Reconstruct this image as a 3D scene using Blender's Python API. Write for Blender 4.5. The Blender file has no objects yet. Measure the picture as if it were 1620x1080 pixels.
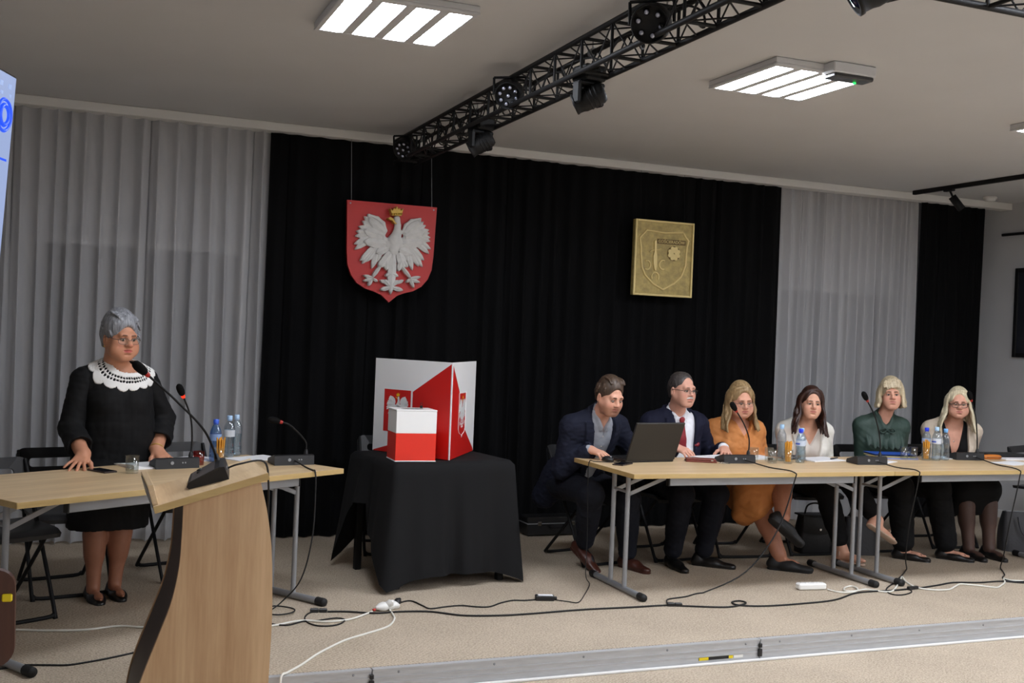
import bpy, bmesh, math, random
import numpy as np
from math import sin, cos, pi, radians, sqrt, atan2
from mathutils import Matrix, Vector

sc = bpy.context.scene
COL = sc.collection
# ------------------------------------------------------------------ camera
# world: X along the curtain wall, Y towards it, Z up, z = 0 on the stage carpet; hall floor 0.11 m lower
cam_d = bpy.data.cameras.new('camera'); cam = bpy.data.objects.new('camera', cam_d); COL.objects.link(cam)
cam_d.sensor_width = 36.0; cam_d.lens = 36.0 * 1723.1 / 1620.0; cam_d.clip_start = 0.05
RX = Vector((0.92666, -0.37365, 0.04098)); UX = Vector((-0.03631, 0.01954, 0.99915)); FX = Vector((0.37413, 0.92736, -0.00453))
cam.matrix_world = Matrix(((RX.x, UX.x, -FX.x, 0), (RX.y, UX.y, -FX.y, 0), (RX.z, UX.z, -FX.z, 1.5), (0, 0, 0, 1)))
sc.camera = cam
# ------------------------------------------------------------------ world (closed room: only a faint night sky outside)
w = bpy.data.worlds.new('night'); sc.world = w; w.use_nodes = True
w.node_tree.nodes['Background'].inputs[0].default_value = (0.01, 0.012, 0.02, 1)
w.node_tree.nodes['Background'].inputs[1].default_value = 0.3
sc.view_settings.view_transform = 'Standard'; sc.view_settings.look = 'None'
sc.view_settings.exposure = 0.0; sc.view_settings.gamma = 1.0; sc.view_settings.use_curve_mapping = False
LAMP = 57.0            # emission strength of the ceiling lamp diffusers

# ------------------------------------------------------------------ helpers
def lin(c):
    return tuple((v / 12.92 if v <= 0.04045 else ((v + 0.055) / 1.055) ** 2.4) for v in [x / 255.0 for x in c])
MATS = {}
def mat(name, rgb=(128, 128, 128), rough=0.6, metal=0.0, var=0.0, vscale=20.0, bump=0.0, bscale=60.0, spec=0.5, emit=None, estr=0.0, stretch=(1, 1, 1), sheen=0.0, attr=False):
    if name in MATS: return MATS[name]
    m = bpy.data.materials.new(name); m.use_nodes = True; nt = m.node_tree; N = nt.nodes; L = nt.links
    b = N['Principled BSDF']; c = lin(rgb) + (1,)
    b.inputs['Base Color'].default_value = c; b.inputs['Roughness'].default_value = rough; b.inputs['Metallic'].default_value = metal
    b.inputs['Specular IOR Level'].default_value = spec
    if sheen: b.inputs['Sheen Weight'].default_value = sheen
    tc = N.new('ShaderNodeTexCoord'); mp = N.new('ShaderNodeMapping'); mp.inputs['Scale'].default_value = stretch
    L.new(tc.outputs['Object'], mp.inputs[0])
    src = None
    if attr:
        at = N.new('ShaderNodeAttribute'); at.attribute_name = 'Col'; src = at.outputs['Color']; L.new(src, b.inputs['Base Color'])
    if var:
        nz = N.new('ShaderNodeTexNoise'); nz.inputs['Scale'].default_value = vscale; nz.inputs['Detail'].default_value = 4
        L.new(mp.outputs[0], nz.inputs['Vector'])
        mr = N.new('ShaderNodeMapRange'); mr.inputs[1].default_value = 0.3; mr.inputs[2].default_value = 0.7
        mr.inputs[3].default_value = 1 - var; mr.inputs[4].default_value = 1 + var; L.new(nz.outputs['Fac'], mr.inputs[0])
        mx = N.new('ShaderNodeVectorMath'); mx.operation = 'SCALE'
        if src: L.new(src, mx.inputs[0])
        else: mx.inputs[0].default_value = c[:3]
        L.new(mr.outputs[0], mx.inputs['Scale']); L.new(mx.outputs[0], b.inputs['Base Color'])
    if bump:
        n2 = N.new('ShaderNodeTexNoise'); n2.inputs['Scale'].default_value = bscale; n2.inputs['Detail'].default_value = 3
        L.new(mp.outputs[0], n2.inputs['Vector'])
        bp = N.new('ShaderNodeBump'); bp.inputs['Strength'].default_value = bump; bp.inputs['Distance'].default_value = 0.004
        L.new(n2.outputs['Fac'], bp.inputs['Height']); L.new(bp.outputs[0], b.inputs['Normal'])
    if emit:
        b.inputs['Emission Color'].default_value = lin(emit) + (1,); b.inputs['Emission Strength'].default_value = estr
    MATS[name] = m
    return m
def mat_wood(name, c1, c2, rough=0.45, axis='X', scale=1.0):
    if name in MATS: return MATS[name]
    m = bpy.data.materials.new(name); m.use_nodes = True; nt = m.node_tree; N = nt.nodes; L = nt.links; b = N['Principled BSDF']
    tc = N.new('ShaderNodeTexCoord'); mp = N.new('ShaderNodeMapping')
    st = {'X': (0.35, 5, 5), 'Y': (5, 0.35, 5), 'Z': (5, 5, 0.35)}[axis]
    mp.inputs['Scale'].default_value = tuple(s * scale for s in st); L.new(tc.outputs['Object'], mp.inputs[0])
    n1 = N.new('ShaderNodeTexNoise'); n1.inputs['Scale'].default_value = 2.2; n1.inputs['Detail'].default_value = 6; n1.inputs['Distortion'].default_value = 0.6
    L.new(mp.outputs[0], n1.inputs['Vector'])
    n2 = N.new('ShaderNodeTexNoise'); n2.inputs['Scale'].default_value = 22; n2.inputs['Detail'].default_value = 3; L.new(mp.outputs[0], n2.inputs['Vector'])
    ad = N.new('ShaderNodeMath'); ad.operation = 'MULTIPLY_ADD'; ad.inputs[1].default_value = 0.35; L.new(n2.outputs['Fac'], ad.inputs[0]); L.new(n1.outputs['Fac'], ad.inputs[2])
    cr = N.new('ShaderNodeValToRGB'); cr.color_ramp.elements[0].position = 0.42; cr.color_ramp.elements[1].position = 0.92
    cr.color_ramp.elements[0].color = lin(c1) + (1,); cr.color_ramp.elements[1].color = lin(c2) + (1,)
    L.new(ad.outputs[0], cr.inputs[0]); L.new(cr.outputs[0], b.inputs['Base Color']); b.inputs['Roughness'].default_value = rough
    MATS[name] = m; return m
def mat_carpet(name, c1, c2):
    m = bpy.data.materials.new(name); m.use_nodes = True; nt = m.node_tree; N = nt.nodes; L = nt.links; b = N['Principled BSDF']
    tc = N.new('ShaderNodeTexCoord')
    n1 = N.new('ShaderNodeTexNoise'); n1.inputs['Scale'].default_value = 110; n1.inputs['Detail'].default_value = 2; L.new(tc.outputs['Object'], n1.inputs['Vector'])
    wv = N.new('ShaderNodeTexWave'); wv.bands_direction = 'DIAGONAL'; wv.inputs['Scale'].default_value = 38; wv.inputs['Distortion'].default_value = 1.5; wv.inputs['Detail'].default_value = 1
    L.new(tc.outputs['Object'], wv.inputs['Vector'])
    n3 = N.new('ShaderNodeTexNoise'); n3.inputs['Scale'].default_value = 2.5; n3.inputs['Detail'].default_value = 4; L.new(tc.outputs['Object'], n3.inputs['Vector'])
    a = N.new('ShaderNodeMath'); a.operation = 'MULTIPLY_ADD'; a.inputs[1].default_value = 0.45; L.new(wv.outputs['Fac'], a.inputs[0]); L.new(n1.outputs['Fac'], a.inputs[2])
    a2 = N.new('ShaderNodeMath'); a2.operation = 'MULTIPLY_ADD'; a2.inputs[1].default_value = 0.25; L.new(n3.outputs['Fac'], a2.inputs[0]); L.new(a.outputs[0], a2.inputs[2])
    cr = N.new('ShaderNodeValToRGB'); cr.color_ramp.elements[0].position = 0.45; cr.color_ramp.elements[1].position = 1.2
    cr.color_ramp.elements[0].color = lin(c1) + (1,); cr.color_ramp.elements[1].color = lin(c2) + (1,)
    L.new(a2.outputs[0], cr.inputs[0]); L.new(cr.outputs[0], b.inputs['Base Color']); b.inputs['Roughness'].default_value = 0.95; b.inputs['Specular IOR Level'].default_value = 0.1
    bp = N.new('ShaderNodeBump'); bp.inputs['Strength'].default_value = 0.6; bp.inputs['Distance'].default_value = 0.004
    L.new(a.outputs[0], bp.inputs['Height']); L.new(bp.outputs[0], b.inputs['Normal'])
    MATS[name] = m; return m
def mat_clear(name, tint=(255, 255, 255), refl=0.12, rough=0.02, dens=0.0):
    """thin clear glass or plastic: mostly lets light through, with a Fresnel gloss"""
    if name in MATS: return MATS[name]
    m = bpy.data.materials.new(name); m.use_nodes = True; nt = m.node_tree; N = nt.nodes; L = nt.links
    N.remove(N['Principled BSDF']); out = N['Material Output']
    tr = N.new('ShaderNodeBsdfTransparent'); tr.inputs[0].default_value = lin(tint) + (1,)
    gl = N.new('ShaderNodeBsdfGlossy'); gl.inputs['Roughness'].default_value = rough
    lw = N.new('ShaderNodeLayerWeight'); lw.inputs['Blend'].default_value = 0.35
    mr = N.new('ShaderNodeMapRange'); mr.inputs[3].default_value = refl * 0.5; mr.inputs[4].default_value = min(1, refl * 2.4); L.new(lw.outputs['Facing'], mr.inputs[0])
    mx = N.new('ShaderNodeMixShader'); L.new(mr.outputs[0], mx.inputs[0]); L.new(tr.outputs[0], mx.inputs[1]); L.new(gl.outputs[0], mx.inputs[2])
    last = mx
    if dens:
        df = N.new('ShaderNodeBsdfDiffuse'); df.inputs[0].default_value = lin(tint) + (1,); m2 = N.new('ShaderNodeMixShader'); m2.inputs[0].default_value = dens
        L.new(mx.outputs[0], m2.inputs[1]); L.new(df.outputs[0], m2.inputs[2]); last = m2
    L.new(last.outputs[0], out.inputs[0]); MATS[name] = m; return m
def mat_sheer(name, rgb, trans, weave=True):
    if name in MATS: return MATS[name]
    m = bpy.data.materials.new(name); m.use_nodes = True; nt = m.node_tree; N = nt.nodes; L = nt.links
    N.remove(N['Principled BSDF']); out = N['Material Output']; c = lin(rgb) + (1,)
    df = N.new('ShaderNodeBsdfDiffuse'); df.inputs[0].default_value = c
    tl = N.new('ShaderNodeBsdfTranslucent'); tl.inputs[0].default_value = c
    m1 = N.new('ShaderNodeMixShader'); m1.inputs[0].default_value = 0.3; L.new(df.outputs[0], m1.inputs[1]); L.new(tl.outputs[0], m1.inputs[2])
    tr = N.new('ShaderNodeBsdfTransparent'); m2 = N.new('ShaderNodeMixShader'); m2.inputs[0].default_value = trans
    L.new(m1.outputs[0], m2.inputs[1]); L.new(tr.outputs[0], m2.inputs[2]); L.new(m2.outputs[0], out.inputs[0])
    MATS[name] = m; return m

def V(*a): return np.array(a, float)
def nrm(v): v = np.asarray(v, float); return v / (np.linalg.norm(v) + 1e-12)
class MB:
    """collects shapes and links them as ONE mesh object"""
    def __init__(s): s.v = []; s.f = []; s.sm = []
    def add(s, vs, fs, smooth=False):
        o = len(s.v); s.v += [tuple(map(float, p)) for p in vs]; s.f += [tuple(i + o for i in q) for q in fs]; s.sm += [smooth] * len(fs); return s
    def box(s, lo, hi, bev=0.0, M=None):
        lo = np.array(lo, float); hi = np.array(hi, float); c = (lo + hi) / 2; h = (hi - lo) / 2
        b = min(bev, *(h * 0.98)) if bev else 0
        if not b:
            vs = [c + h * V(x, y, z) for x in (-1, 1) for y in (-1, 1) for z in (-1, 1)]
            fs = [(0, 1, 3, 2), (4, 6, 7, 5), (0, 4, 5, 1), (2, 3, 7, 6), (0, 2, 6, 4), (1, 5, 7, 3)]
        else:
            vs = []; idx = {}
            for x in (-1, 1):
                for y in (-1, 1):
                    for z in (-1, 1):
                        sg = V(x, y, z)
                        for a in range(3):
                            p = h - b; p[a] = h[a]; idx[(x, y, z, a)] = len(vs); vs.append(c + sg * p)
            fs = []
            for a in range(3):
                o1, o2 = [i for i in range(3) if i != a]
                for s1 in (-1, 1):
                    q = []
                    for (t1, t2) in ((-1, -1), (1, -1), (1, 1), (-1, 1)):
                        k = [0, 0, 0]; k[a] = s1; k[o1] = t1; k[o2] = t2; q.append(idx[(*k, a)])
                    fs.append(tuple(q))
                for s1 in (-1, 1):
                    for s2 in (-1, 1):
                        k0 = [0, 0, 0]; k1 = [0, 0, 0]; k0[a] = -1; k1[a] = 1
                        k0[o1] = k1[o1] = s1; k0[o2] = k1[o2] = s2
                        fs.append((idx[(*k0, o1)], idx[(*k1, o1)], idx[(*k1, o2)], idx[(*k0, o2)]))
            for x in (-1, 1):
                for y in (-1, 1):
                    for z in (-1, 1): fs.append(tuple(idx[(x, y, z, a)] for a in range(3)))
        if M is not None: vs = [M @ Vector(p) for p in vs]
        return s.add(vs, fs)
    def tube(s, path, r, n=8, closed=False, cap=True, flat=1.0):
        P = [np.array(p, float) for p in path]; m = len(P); R = r if hasattr(r, '__len__') else [r] * m
        T = []
        for i in range(m):
            a = P[(i - 1) % m] if (closed or i) else P[i]; b = P[(i + 1) % m] if (closed or i < m - 1) else P[i]; T.append(nrm(b - a))
        u = np.cross(T[0], V(0, 0, 1)); u = nrm(u if np.linalg.norm(u) > 1e-3 else np.cross(T[0], V(1, 0, 0)))
        vs = []
        for i in range(m):
            u = nrm(u - T[i] * (u @ T[i])); w_ = np.cross(T[i], u)
            for k in range(n):
                a = 2 * pi * k / n; vs.append(P[i] + R[i] * (u * cos(a) + w_ * sin(a) * flat))
        fs = []
        for i in range(m if closed else m - 1):
            j = (i + 1) % m
            for k in range(n): fs.append((i * n + k, i * n + (k + 1) % n, j * n + (k + 1) % n, j * n + k))
        s.add(vs, fs, True)
        if cap and not closed: s.add([vs[k] for k in range(n)][::-1] , [tuple(range(n))]); s.add(vs[-n:], [tuple(range(n))])
        return s
    def lathe(s, prof, c=(0, 0, 0), n=20, ax=None, smooth=True):
        """profile [(r, h)] turned about ax (default z) through c"""
        ax = nrm(ax if ax is not None else (0, 0, 1)); u = np.cross(ax, V(0, 0, 1)); u = nrm(u if np.linalg.norm(u) > 1e-3 else V(1, 0, 0)); w_ = np.cross(ax, u); c = np.array(c, float)
        vs = []; fs = []
        for (r, h) in prof:
            for k in range(n): a = 2 * pi * k / n; vs.append(c + ax * h + (u * cos(a) + w_ * sin(a)) * r)
        for i in range(len(prof) - 1):
            for k in range(n): fs.append((i * n + k, i * n + (k + 1) % n, (i + 1) * n + (k + 1) % n, (i + 1) * n + k))
        s.add(vs, fs, smooth)
        if prof[0][0] > 1e-6: s.add(vs[:n][::-1], [tuple(range(n))])
        if prof[-1][0] > 1e-6: s.add(vs[-n:], [tuple(range(n))])
        return s
    def prism(s, poly, a, b, fn=lambda x, y, h: (x, h, y), smooth=False):
        """polygon (x, y) between heights a and b; fn places a point"""
        n = len(poly); vs = [fn(x, y, a) for x, y in poly] + [fn(x, y, b) for x, y in poly]
        fs = [tuple(range(n))[::-1], tuple(range(n, 2 * n))] + [(i, (i + 1) % n, n + (i + 1) % n, n + i) for i in range(n)]
        return s.add(vs, fs, smooth)
    def grid(s, fn, nu, nv, smooth=True):
        vs = [fn(i / (nu - 1), j / (nv - 1)) for j in range(nv) for i in range(nu)]
        fs = [(j * nu + i, j * nu + i + 1, (j + 1) * nu + i + 1, (j + 1) * nu + i) for j in range(nv - 1) for i in range(nu - 1)]
        return s.add(vs, fs, smooth)
    def build(s, name, m, parent=None, loc=None, rz=None, label=None):
        me = bpy.data.meshes.new(name); me.from_pydata(s.v, [], s.f); me.update()
        me.polygons.foreach_set('use_smooth', s.sm)
        bm = bmesh.new(); bm.from_mesh(me); bmesh.ops.recalc_face_normals(bm, faces=bm.faces); bm.to_mesh(me); bm.free()
        return link(name, me, m, parent, loc, rz, label)
def link(name, me, m, parent=None, loc=None, rz=None, label=None):
    if m is not None and not me.materials: me.materials.append(m)
    o = bpy.data.objects.new(name, me); COL.objects.link(o)
    if parent is not None: o.parent = parent
    if loc is not None: o.location = loc
    if rz is not None: o.rotation_euler = (0, 0, rz)
    if label: o['label'] = label
    return o
def thing(name, label, cat, loc=(0, 0, 0), rz=0.0, group=None):
    o = bpy.data.objects.new(name, None); COL.objects.link(o); o.location = loc; o.rotation_euler = (0, 0, rz); o.empty_display_size = 0.1
    return tag(o, label, cat, group)
def tag(o, label, cat, group=None):
    o['label'] = label; o['category'] = cat
    if group: o['group'] = group
    return o
def struct(o, label=None):
    o['kind'] = 'structure'
    if label: o['label'] = label
    return o
def copy_tree(o, parent=None):
    c = o.copy(); COL.objects.link(c); c.parent = parent
    for ch in list(o.children): copy_tree(ch, c)
    return c
def spline(pts, n=6):
    P = [np.array(p, float) for p in pts]; out = []
    for i in range(len(P) - 1):
        p0 = P[max(i - 1, 0)]; p1 = P[i]; p2 = P[i + 1]; p3 = P[min(i + 2, len(P) - 1)]
        for k in range(n):
            t = k / n; out.append(0.5 * ((2 * p1) + (-p0 + p2) * t + (2 * p0 - 5 * p1 + 4 * p2 - p3) * t * t + (-p0 + 3 * p1 - 3 * p2 + p3) * t ** 3))
    return out + [P[-1]]
def text_mesh(txt, size, depth):
    cu = bpy.data.curves.new('t', 'FONT'); cu.body = txt; cu.size = size; cu.extrude = depth; cu.align_x = 'CENTER'; cu.align_y = 'CENTER'; cu.resolution_u = 3
    ob = bpy.data.objects.new('t', cu); COL.objects.link(ob); dg = bpy.context.evaluated_depsgraph_get(); dg.update()
    me = bpy.data.meshes.new_from_object(ob.evaluated_get(dg)); bpy.data.objects.remove(ob); bpy.data.curves.remove(cu); return me
RND = random.Random(7)
# ------------------------------------------------------------------ materials of the place
M_WALL = mat('wall_paint', (196, 196, 197), 0.85, var=0.03, vscale=3)
M_CEIL = mat('ceiling_paint', (203, 203, 203), 0.9, var=0.02, vscale=2)
M_TRIM = mat('white_trim', (222, 221, 218), 0.6)
M_CARPET = mat_carpet('beige_ribbed_carpet', (112, 100, 86), (198, 183, 163))
M_ALU = mat('brushed_aluminium', (186, 187, 188), 0.42, 0.25, var=0.08, vscale=9, stretch=(1, 8, 8))
M_BLACKM = mat('black_metal', (17, 17, 18), 0.6, 0.0, spec=.3)
M_BLACKP = mat('black_plastic', (24, 24, 25), 0.42, bump=0.1, bscale=300)
M_RUB = mat('black_rubber', (16, 16, 16), 0.7)
M_GREYM = mat('grey_painted_steel', (150, 152, 155), 0.4, 0.35)
M_CHROME = mat('chrome', (200, 200, 200), 0.15, 1.0)
M_WHITEP = mat('white_plastic', (232, 231, 226), 0.4)
M_PAPER = mat('paper', (232, 232, 234), 0.8, var=0.03, vscale=10)
M_OAK = mat_wood('light_oak_laminate', (186, 156, 116), (222, 196, 156), 0.38, 'X')
M_OAKE = mat_wood('oak_edge_band', (176, 146, 92), (198, 170, 114), 0.45, 'X')
M_LECT = mat_wood('lectern_oak', (168, 130, 92), (206, 172, 132), 0.42, 'Z', 0.8)
M_LECTD = mat_wood('lectern_walnut', (42, 28, 24), (60, 42, 36), 0.45, 'Z', 0.8)
M_BCLOTH = mat('black_curtain_cloth', (14, 14, 15), 0.95, spec=0.1, var=0.25, vscale=4, stretch=(3, 3, 0.2))
M_TCLOTH = mat('black_table_cloth', (22, 22, 23), 0.85, spec=0.2, bump=0.2, bscale=400)
M_SHEER = mat_sheer('white_sheer_cloth', (216, 216, 218), 0.28)
M_RED = mat('red_print', (192, 22, 16), 0.45); M_WHITEB = mat('white_print', (228, 228, 228), 0.5)
M_GOLD = mat('gold_paint', (196, 160, 70), 0.45, 0.3)
M_GLASS = mat_clear('clear_glass', (250, 252, 252), 0.11)
M_DARKGL = mat('night_window_glass', (12, 13, 16), 0.08)
# ------------------------------------------------------------------ room shell
CZ = 2.93; FZ = -0.11; XL, XR, YF, YB = -2.7, 8.08, -7.5, 8.1
struct(MB().box((XL - .2, YF - .2, FZ - .2), (XR + .2, YB + .2, FZ)).build('floor', M_CARPET), 'beige carpeted hall floor in front of the stage')
struct(MB().box((XL - .2, YF - .2, CZ), (XR + .2, YB + .2, CZ + .2)).build('ceiling', M_CEIL), 'plain white ceiling')
struct(MB().box((XL - .2, YB, FZ), (XR + .2, YB + .2, CZ)).build('wall_back', M_WALL), 'white wall behind the curtains')
struct(MB().box((XR, YF, FZ), (XR + .2, YB, CZ)).build('wall_right', M_WALL), 'grey white side wall at the right')
struct(MB().box((XL - .2, YF, FZ), (XL, YB, CZ)).build('wall_left', M_WALL))
struct(MB().box((XL, YF - .2, FZ), (XR, YF, CZ)).build('wall_front', M_WALL))
struct(MB().box((XR - .015, 4.7, 0), (XR, YB, .075), .004).build('baseboard_right', M_TRIM))
t = MB().box((XL, 7.70, 2.868), (XR, 7.83, CZ - .001), .004); struct(t.build('trim_1', M_TRIM), 'white curtain cornice along the ceiling')
for n, (x0, x1) in enumerate(((-.32, 1.16), (5.72, 7.2))):
    wn = bpy.data.objects.new('window_%d' % (n + 1), None); COL.objects.link(wn); wn.location = ((x0 + x1) / 2, 8.1, .02); struct(wn, 'dark night window seen through the %s sheer curtain' % ('left' if n == 0 else 'right'))
    hw = (x1 - x0) / 2
    fr = MB()
    for a, b in (((-hw, -.05, .0), (-hw + .06, 0, 2.05)), ((hw - .06, -.05, .0), (hw, 0, 2.05)), ((-hw + .06, -.05, 1.99), (hw - .06, 0, 2.05)), ((-hw + .06, -.05, 0), (hw - .06, 0, .08)), ((-.03, -.045, .08), (.03, 0, 1.99))): fr.box(a, b, .004)
    fr.build('window_frame', M_TRIM, wn)
    for a in (-1, 1): MB().box((min(a * .03, a * (hw - .06)), -.02, .08), (max(a * .03, a * (hw - .06)), -.012, 1.99)).build('pane', M_DARKGL, wn)
# ------------------------------------------------------------------ stage
st = thing('stage_platform', 'low carpeted stage platform with a silver aluminium front edge', 'stage', (2.3, 4.69, FZ))
SX, SY = 2.3, 4.69
MB().box((XL - SX, .03, 0), (XR - SX, 8.1 - SY, .11)).build('deck_carpet', M_CARPET, st, label='beige ribbed carpet on the stage')
joints = [-2.70, -.76, 1.288, 3.337, 5.385, 7.43, 8.08]
LBLY = mat('warning_yellow', (226, 200, 20), 0.5); LBLK = mat('label_black', (22, 22, 20), 0.5)
for i in range(len(joints) - 1):
    a, b = joints[i] - SX + .003, joints[i + 1] - SX - .003
    # extruded profile: top lip, two shallow grooves
    prof = [(0.03, .108), (-.004, .108), (-.004, .100), (.002, .099), (.002, .073), (-.003, .071), (-.003, .066), (.003, .064), (.003, .046), (-.003, .044), (-.003, .039), (.002, .037), (.002, .010), (-.004, .008), (-.004, .0), (.03, .0)]
    rail = MB().prism([(p[0], p[1]) for p in prof], a, b, lambda y, z, h: (h, y, z)).build('edge_rail', M_ALU, st)
    scr = MB()
    for xx in np.arange(a + .12, b, .46): scr.lathe([(.006, 0), (.006, .002), (.003, .003)], (xx, .002, .088), 8, (0, -1, 0))
    o_ = scr.build('rail_screws', M_GREYM, rail); o_['kind'] = 'stuff'
    br = MB().box((b - .012, -.012, .02), (b + .012, .0, .06), .003).box((b - .009, -.014, .066), (b + .009, .0, .088), .003); br.build('joint_clip', M_BLACKP, rail)
    if i >= 2:
        lx = b - .36 if i != 3 else b - .12
        lb = MB().box((lx, -.001, .022), (lx + .20, .004, .037)).build('warning_label', LBLK, rail, label='yellow and black warning label')
        MB().box((lx, -.0018, .022), (lx + .055, -.001, .037)).build('yellow_field', LBLY, lb); MB().box((lx + .175, -.0018, .022), (lx + .2, -.001, .037)).build('yellow_end', LBLY, lb)
        MB().box((lx + .205, -.001, .022), (lx + .26, .004, .036)).build('data_label', M_WHITEP, rail)
MB().box((XL - SX, -.022, .0), (XR - SX, -.004, .012), .003).build('floor_strip', M_TRIM, st, label='thin white strip at the foot of the stage edge')
# ------------------------------------------------------------------ curtains
def curtain(name, label, x0, x1, y, z0, z1, m, per, amp, seed, nz=12):
    r = random.Random(seed); ks = []
    x = 0.0; nodes = [0.0]
    while x < (x1 - x0) * 1.35: x += per * r.uniform(.65, 1.4); nodes.append(x)
    amps = [amp * r.uniform(.55, 1.2) for _ in nodes]; ph2 = [r.uniform(0, 6.28) for _ in nodes]
    tot = nodes[-1]; n = int(tot / per * 10)
    def fn(u, v):
        s = u * tot; i = max(0, min(len(nodes) - 2, int(np.searchsorted(nodes, s)) - 1)); t = (s - nodes[i]) / (nodes[i + 1] - nodes[i])
        a = (1 - t) * amps[i] + t * amps[i + 1]; h = v
        aa = a * (0.55 + 0.45 * (1 - h)) ; wob = 0.25 * sin(ph2[i] + 3 * h) * (1 - h)
        yy = aa * (cos(2 * pi * t + wob) + .22 * cos(4 * pi * t + ph2[i]) * (1 - .5 * h))
        xx = x0 + (x1 - x0) * u + .3 * aa * sin(2 * pi * t + wob) + .012 * sin(ph2[i] + 2.2 * h)
        return (xx - (x0 + x1) / 2, yy, z0 + (z1 - z0) * v)
    o = MB().grid(fn, n, nz).build(name, m, None, ((x0 + x1) / 2, y, 0)); tag(o, label, 'curtain'); return o
curtain('sheer_curtain', 'wide white sheer curtain in folds behind the standing woman', -2.6, 1.27, 7.80, .012, 2.872, M_SHEER, .135, .052, 3)
curtain('sheer_curtain', 'narrower white sheer curtain behind the seated women, between black curtains', 5.56, 7.12, 7.84, .012, 2.872, M_SHEER, .125, .050, 8)
curtain('stage_curtain', 'black stage curtain panel behind the red shield with the eagle', 1.235, 3.42, 7.78, .008, 2.872, M_BCLOTH, .17, .03, 5)
curtain('stage_curtain', 'black stage curtain panel behind the gold square plaque', 3.40, 5.58, 7.79, .008, 2.872, M_BCLOTH, .17, .03, 11)
curtain('stage_curtain', 'narrow black curtain panel in the right corner beside the grey wall', 7.10, 7.85, 7.79, .008, 2.872, M_BCLOTH, .16, .03, 13)
# ------------------------------------------------------------------ ceiling lamps
M_LAMP = mat('lamp_diffuser', (255, 255, 255), 0.4, emit=(240, 245, 255), estr=LAMP)
M_LHOUS = mat('lamp_housing', (205, 206, 208), 0.5)
def ceiling_lamp(label, x, y):
    L = thing('ceiling_lamp', label, 'ceiling lamp', (x, y, CZ - .042), 0, 'square ceiling lamps')
    MB().box((-.30, -.31, .012), (.30, .31, .0415), .004).build('housing', M_LHOUS, L)
    for i in range(4):
        cx = -.225 + .15 * i
        poly = []
        hw, hl, rr = .05, .275, .018
        for (sx, sy, a0) in ((1, 1, 0), (-1, 1, 90), (-1, -1, 180), (1, -1, 270)):
            for a in (0, 30, 60, 90): poly.append((cx + sx * (hw - rr) + rr * cos(radians(a0 + a)), sy * (hl - rr) + rr * sin(radians(a0 + a))))
        MB().prism(poly, .0, .0125, lambda px, py, h: (px, py, h)).build('diffuser', M_LAMP, L)
    for a in range(5): MB().box((-.3 + .15 * a - (.024 if 0 < a < 4 else (0 if a == 0 else .024)), -.2755, .0), (-.3 + .15 * a + (.024 if a < 4 else 0), .2755, .0125), .002).build('divider', M_LHOUS, L)
    for yy in (-.31, .276): MB().box((-.30, yy, 0), (.30, yy + .034, .0122), .002).build('end_bar', M_LHOUS, L)
    return L
ceiling_lamp('square four-strip ceiling lamp above the red shield side of the stage', 1.292, 4.78)
ceiling_lamp('square four-strip ceiling lamp with a small emergency unit attached', 3.455, 4.81)
ceiling_lamp('ceiling lamp just showing its corner at the right edge', 5.61, 4.80)
for i, yy in enumerate((2.4, 0.1, -2.2, -4.5)):
    for j, xx in enumerate((1.268, 3.385, 5.50, 7.3)):
        if j == 0 and i < 2: continue
        ceiling_lamp('square ceiling lamp of the hall rows behind the photographer', xx, yy)
# emergency unit beside lamp two
eu = thing('emergency_light', 'small grey emergency light unit with a green diode at the ceiling lamp', 'emergency light', (3.57, 4.47, CZ - .085))
MB().box((-.13, -.05, .03), (.13, .05, .084), .006).build('housing', M_LHOUS, eu)
MB().box((-.12, -.045, .008), (.12, .045, .03), .006).build('front_panel', mat('smoked_panel', (60, 60, 62), .3), eu)
MB().lathe([(.008, 0), (.008, .004), (.004, .007)], (.05, .02, .008), 10, (0, 0, -1)).build('green_diode', mat('green_led', (40, 220, 90), .3, emit=(40, 255, 90), estr=3), eu)
# smoke detector
sd = thing('smoke_detector', 'white round smoke detector on the ceiling above the right curtain', 'smoke detector', (7.6, 7.50, CZ - .04))
MB().lathe([(.02, 0), (.045, .005), (.05, .02)], n=20).build('sensor_head', M_WHITEP, sd); MB().lathe([(.06, .02), (.06, .039)], n=20).build('base_ring', M_WHITEP, sd)
# spotlight track at the right
tr = thing('track_light', 'black ceiling track with a small tilted spotlight at the right', 'track light', (6.84, 7.0, CZ - .05))
MB().box((-.018, -2.4, .015), (.018, .62, .049), .003).build('track', M_BLACKM, tr)
sp = MB().lathe([(.0, .0), (.033, 0), (.033, .13), (.028, .135), (.0, .135)], (.015, .18, -.045), 16, (.45, -.35, -.75)).build('spot_head', M_BLACKM, tr)
MB().tube([(.0, .20, .02), (.02, .17, -.06)], .009, 8).box((-.02, .15, .0), (.02, .25, .016), .003).build('adapter', M_BLACKM, tr)
# right wall: rail and picture
pr_ = thing('picture_rail', 'short black rail fixed high on the right wall', 'rail', (8.08, 7.0, 2.64)); MB().box((-.03, -.8, -.012), (-.008, .79, .012), .003).build('bar', M_BLACKM, pr_); MB().box((-.012, .6, -.008), (0, .64, .008)).box((-.012, -.4, -.008), (0, -.36, .008)).build('bracket', M_BLACKM, pr_)
pc = thing('picture', 'dark framed picture hanging on the right wall', 'picture', (8.08, 7.25, 1.5))
fr = MB()
for a, b in (((-.03, -.3, 0), (-.002, -.26, .82)), ((-.03, .32, 0), (-.002, .36, .82)), ((-.03, -.26, 0), (-.002, .32, .04)), ((-.03, -.26, .78), (-.002, .32, .82))): fr.box(a, b, .003)
fr.build('frame', M_BLACKM, pc); MB().box((-.018, -.26, .04), (-.004, .32, .78)).build('print', mat('dark_print', (40, 42, 48), .3, var=.3, vscale=5), pc)
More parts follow.
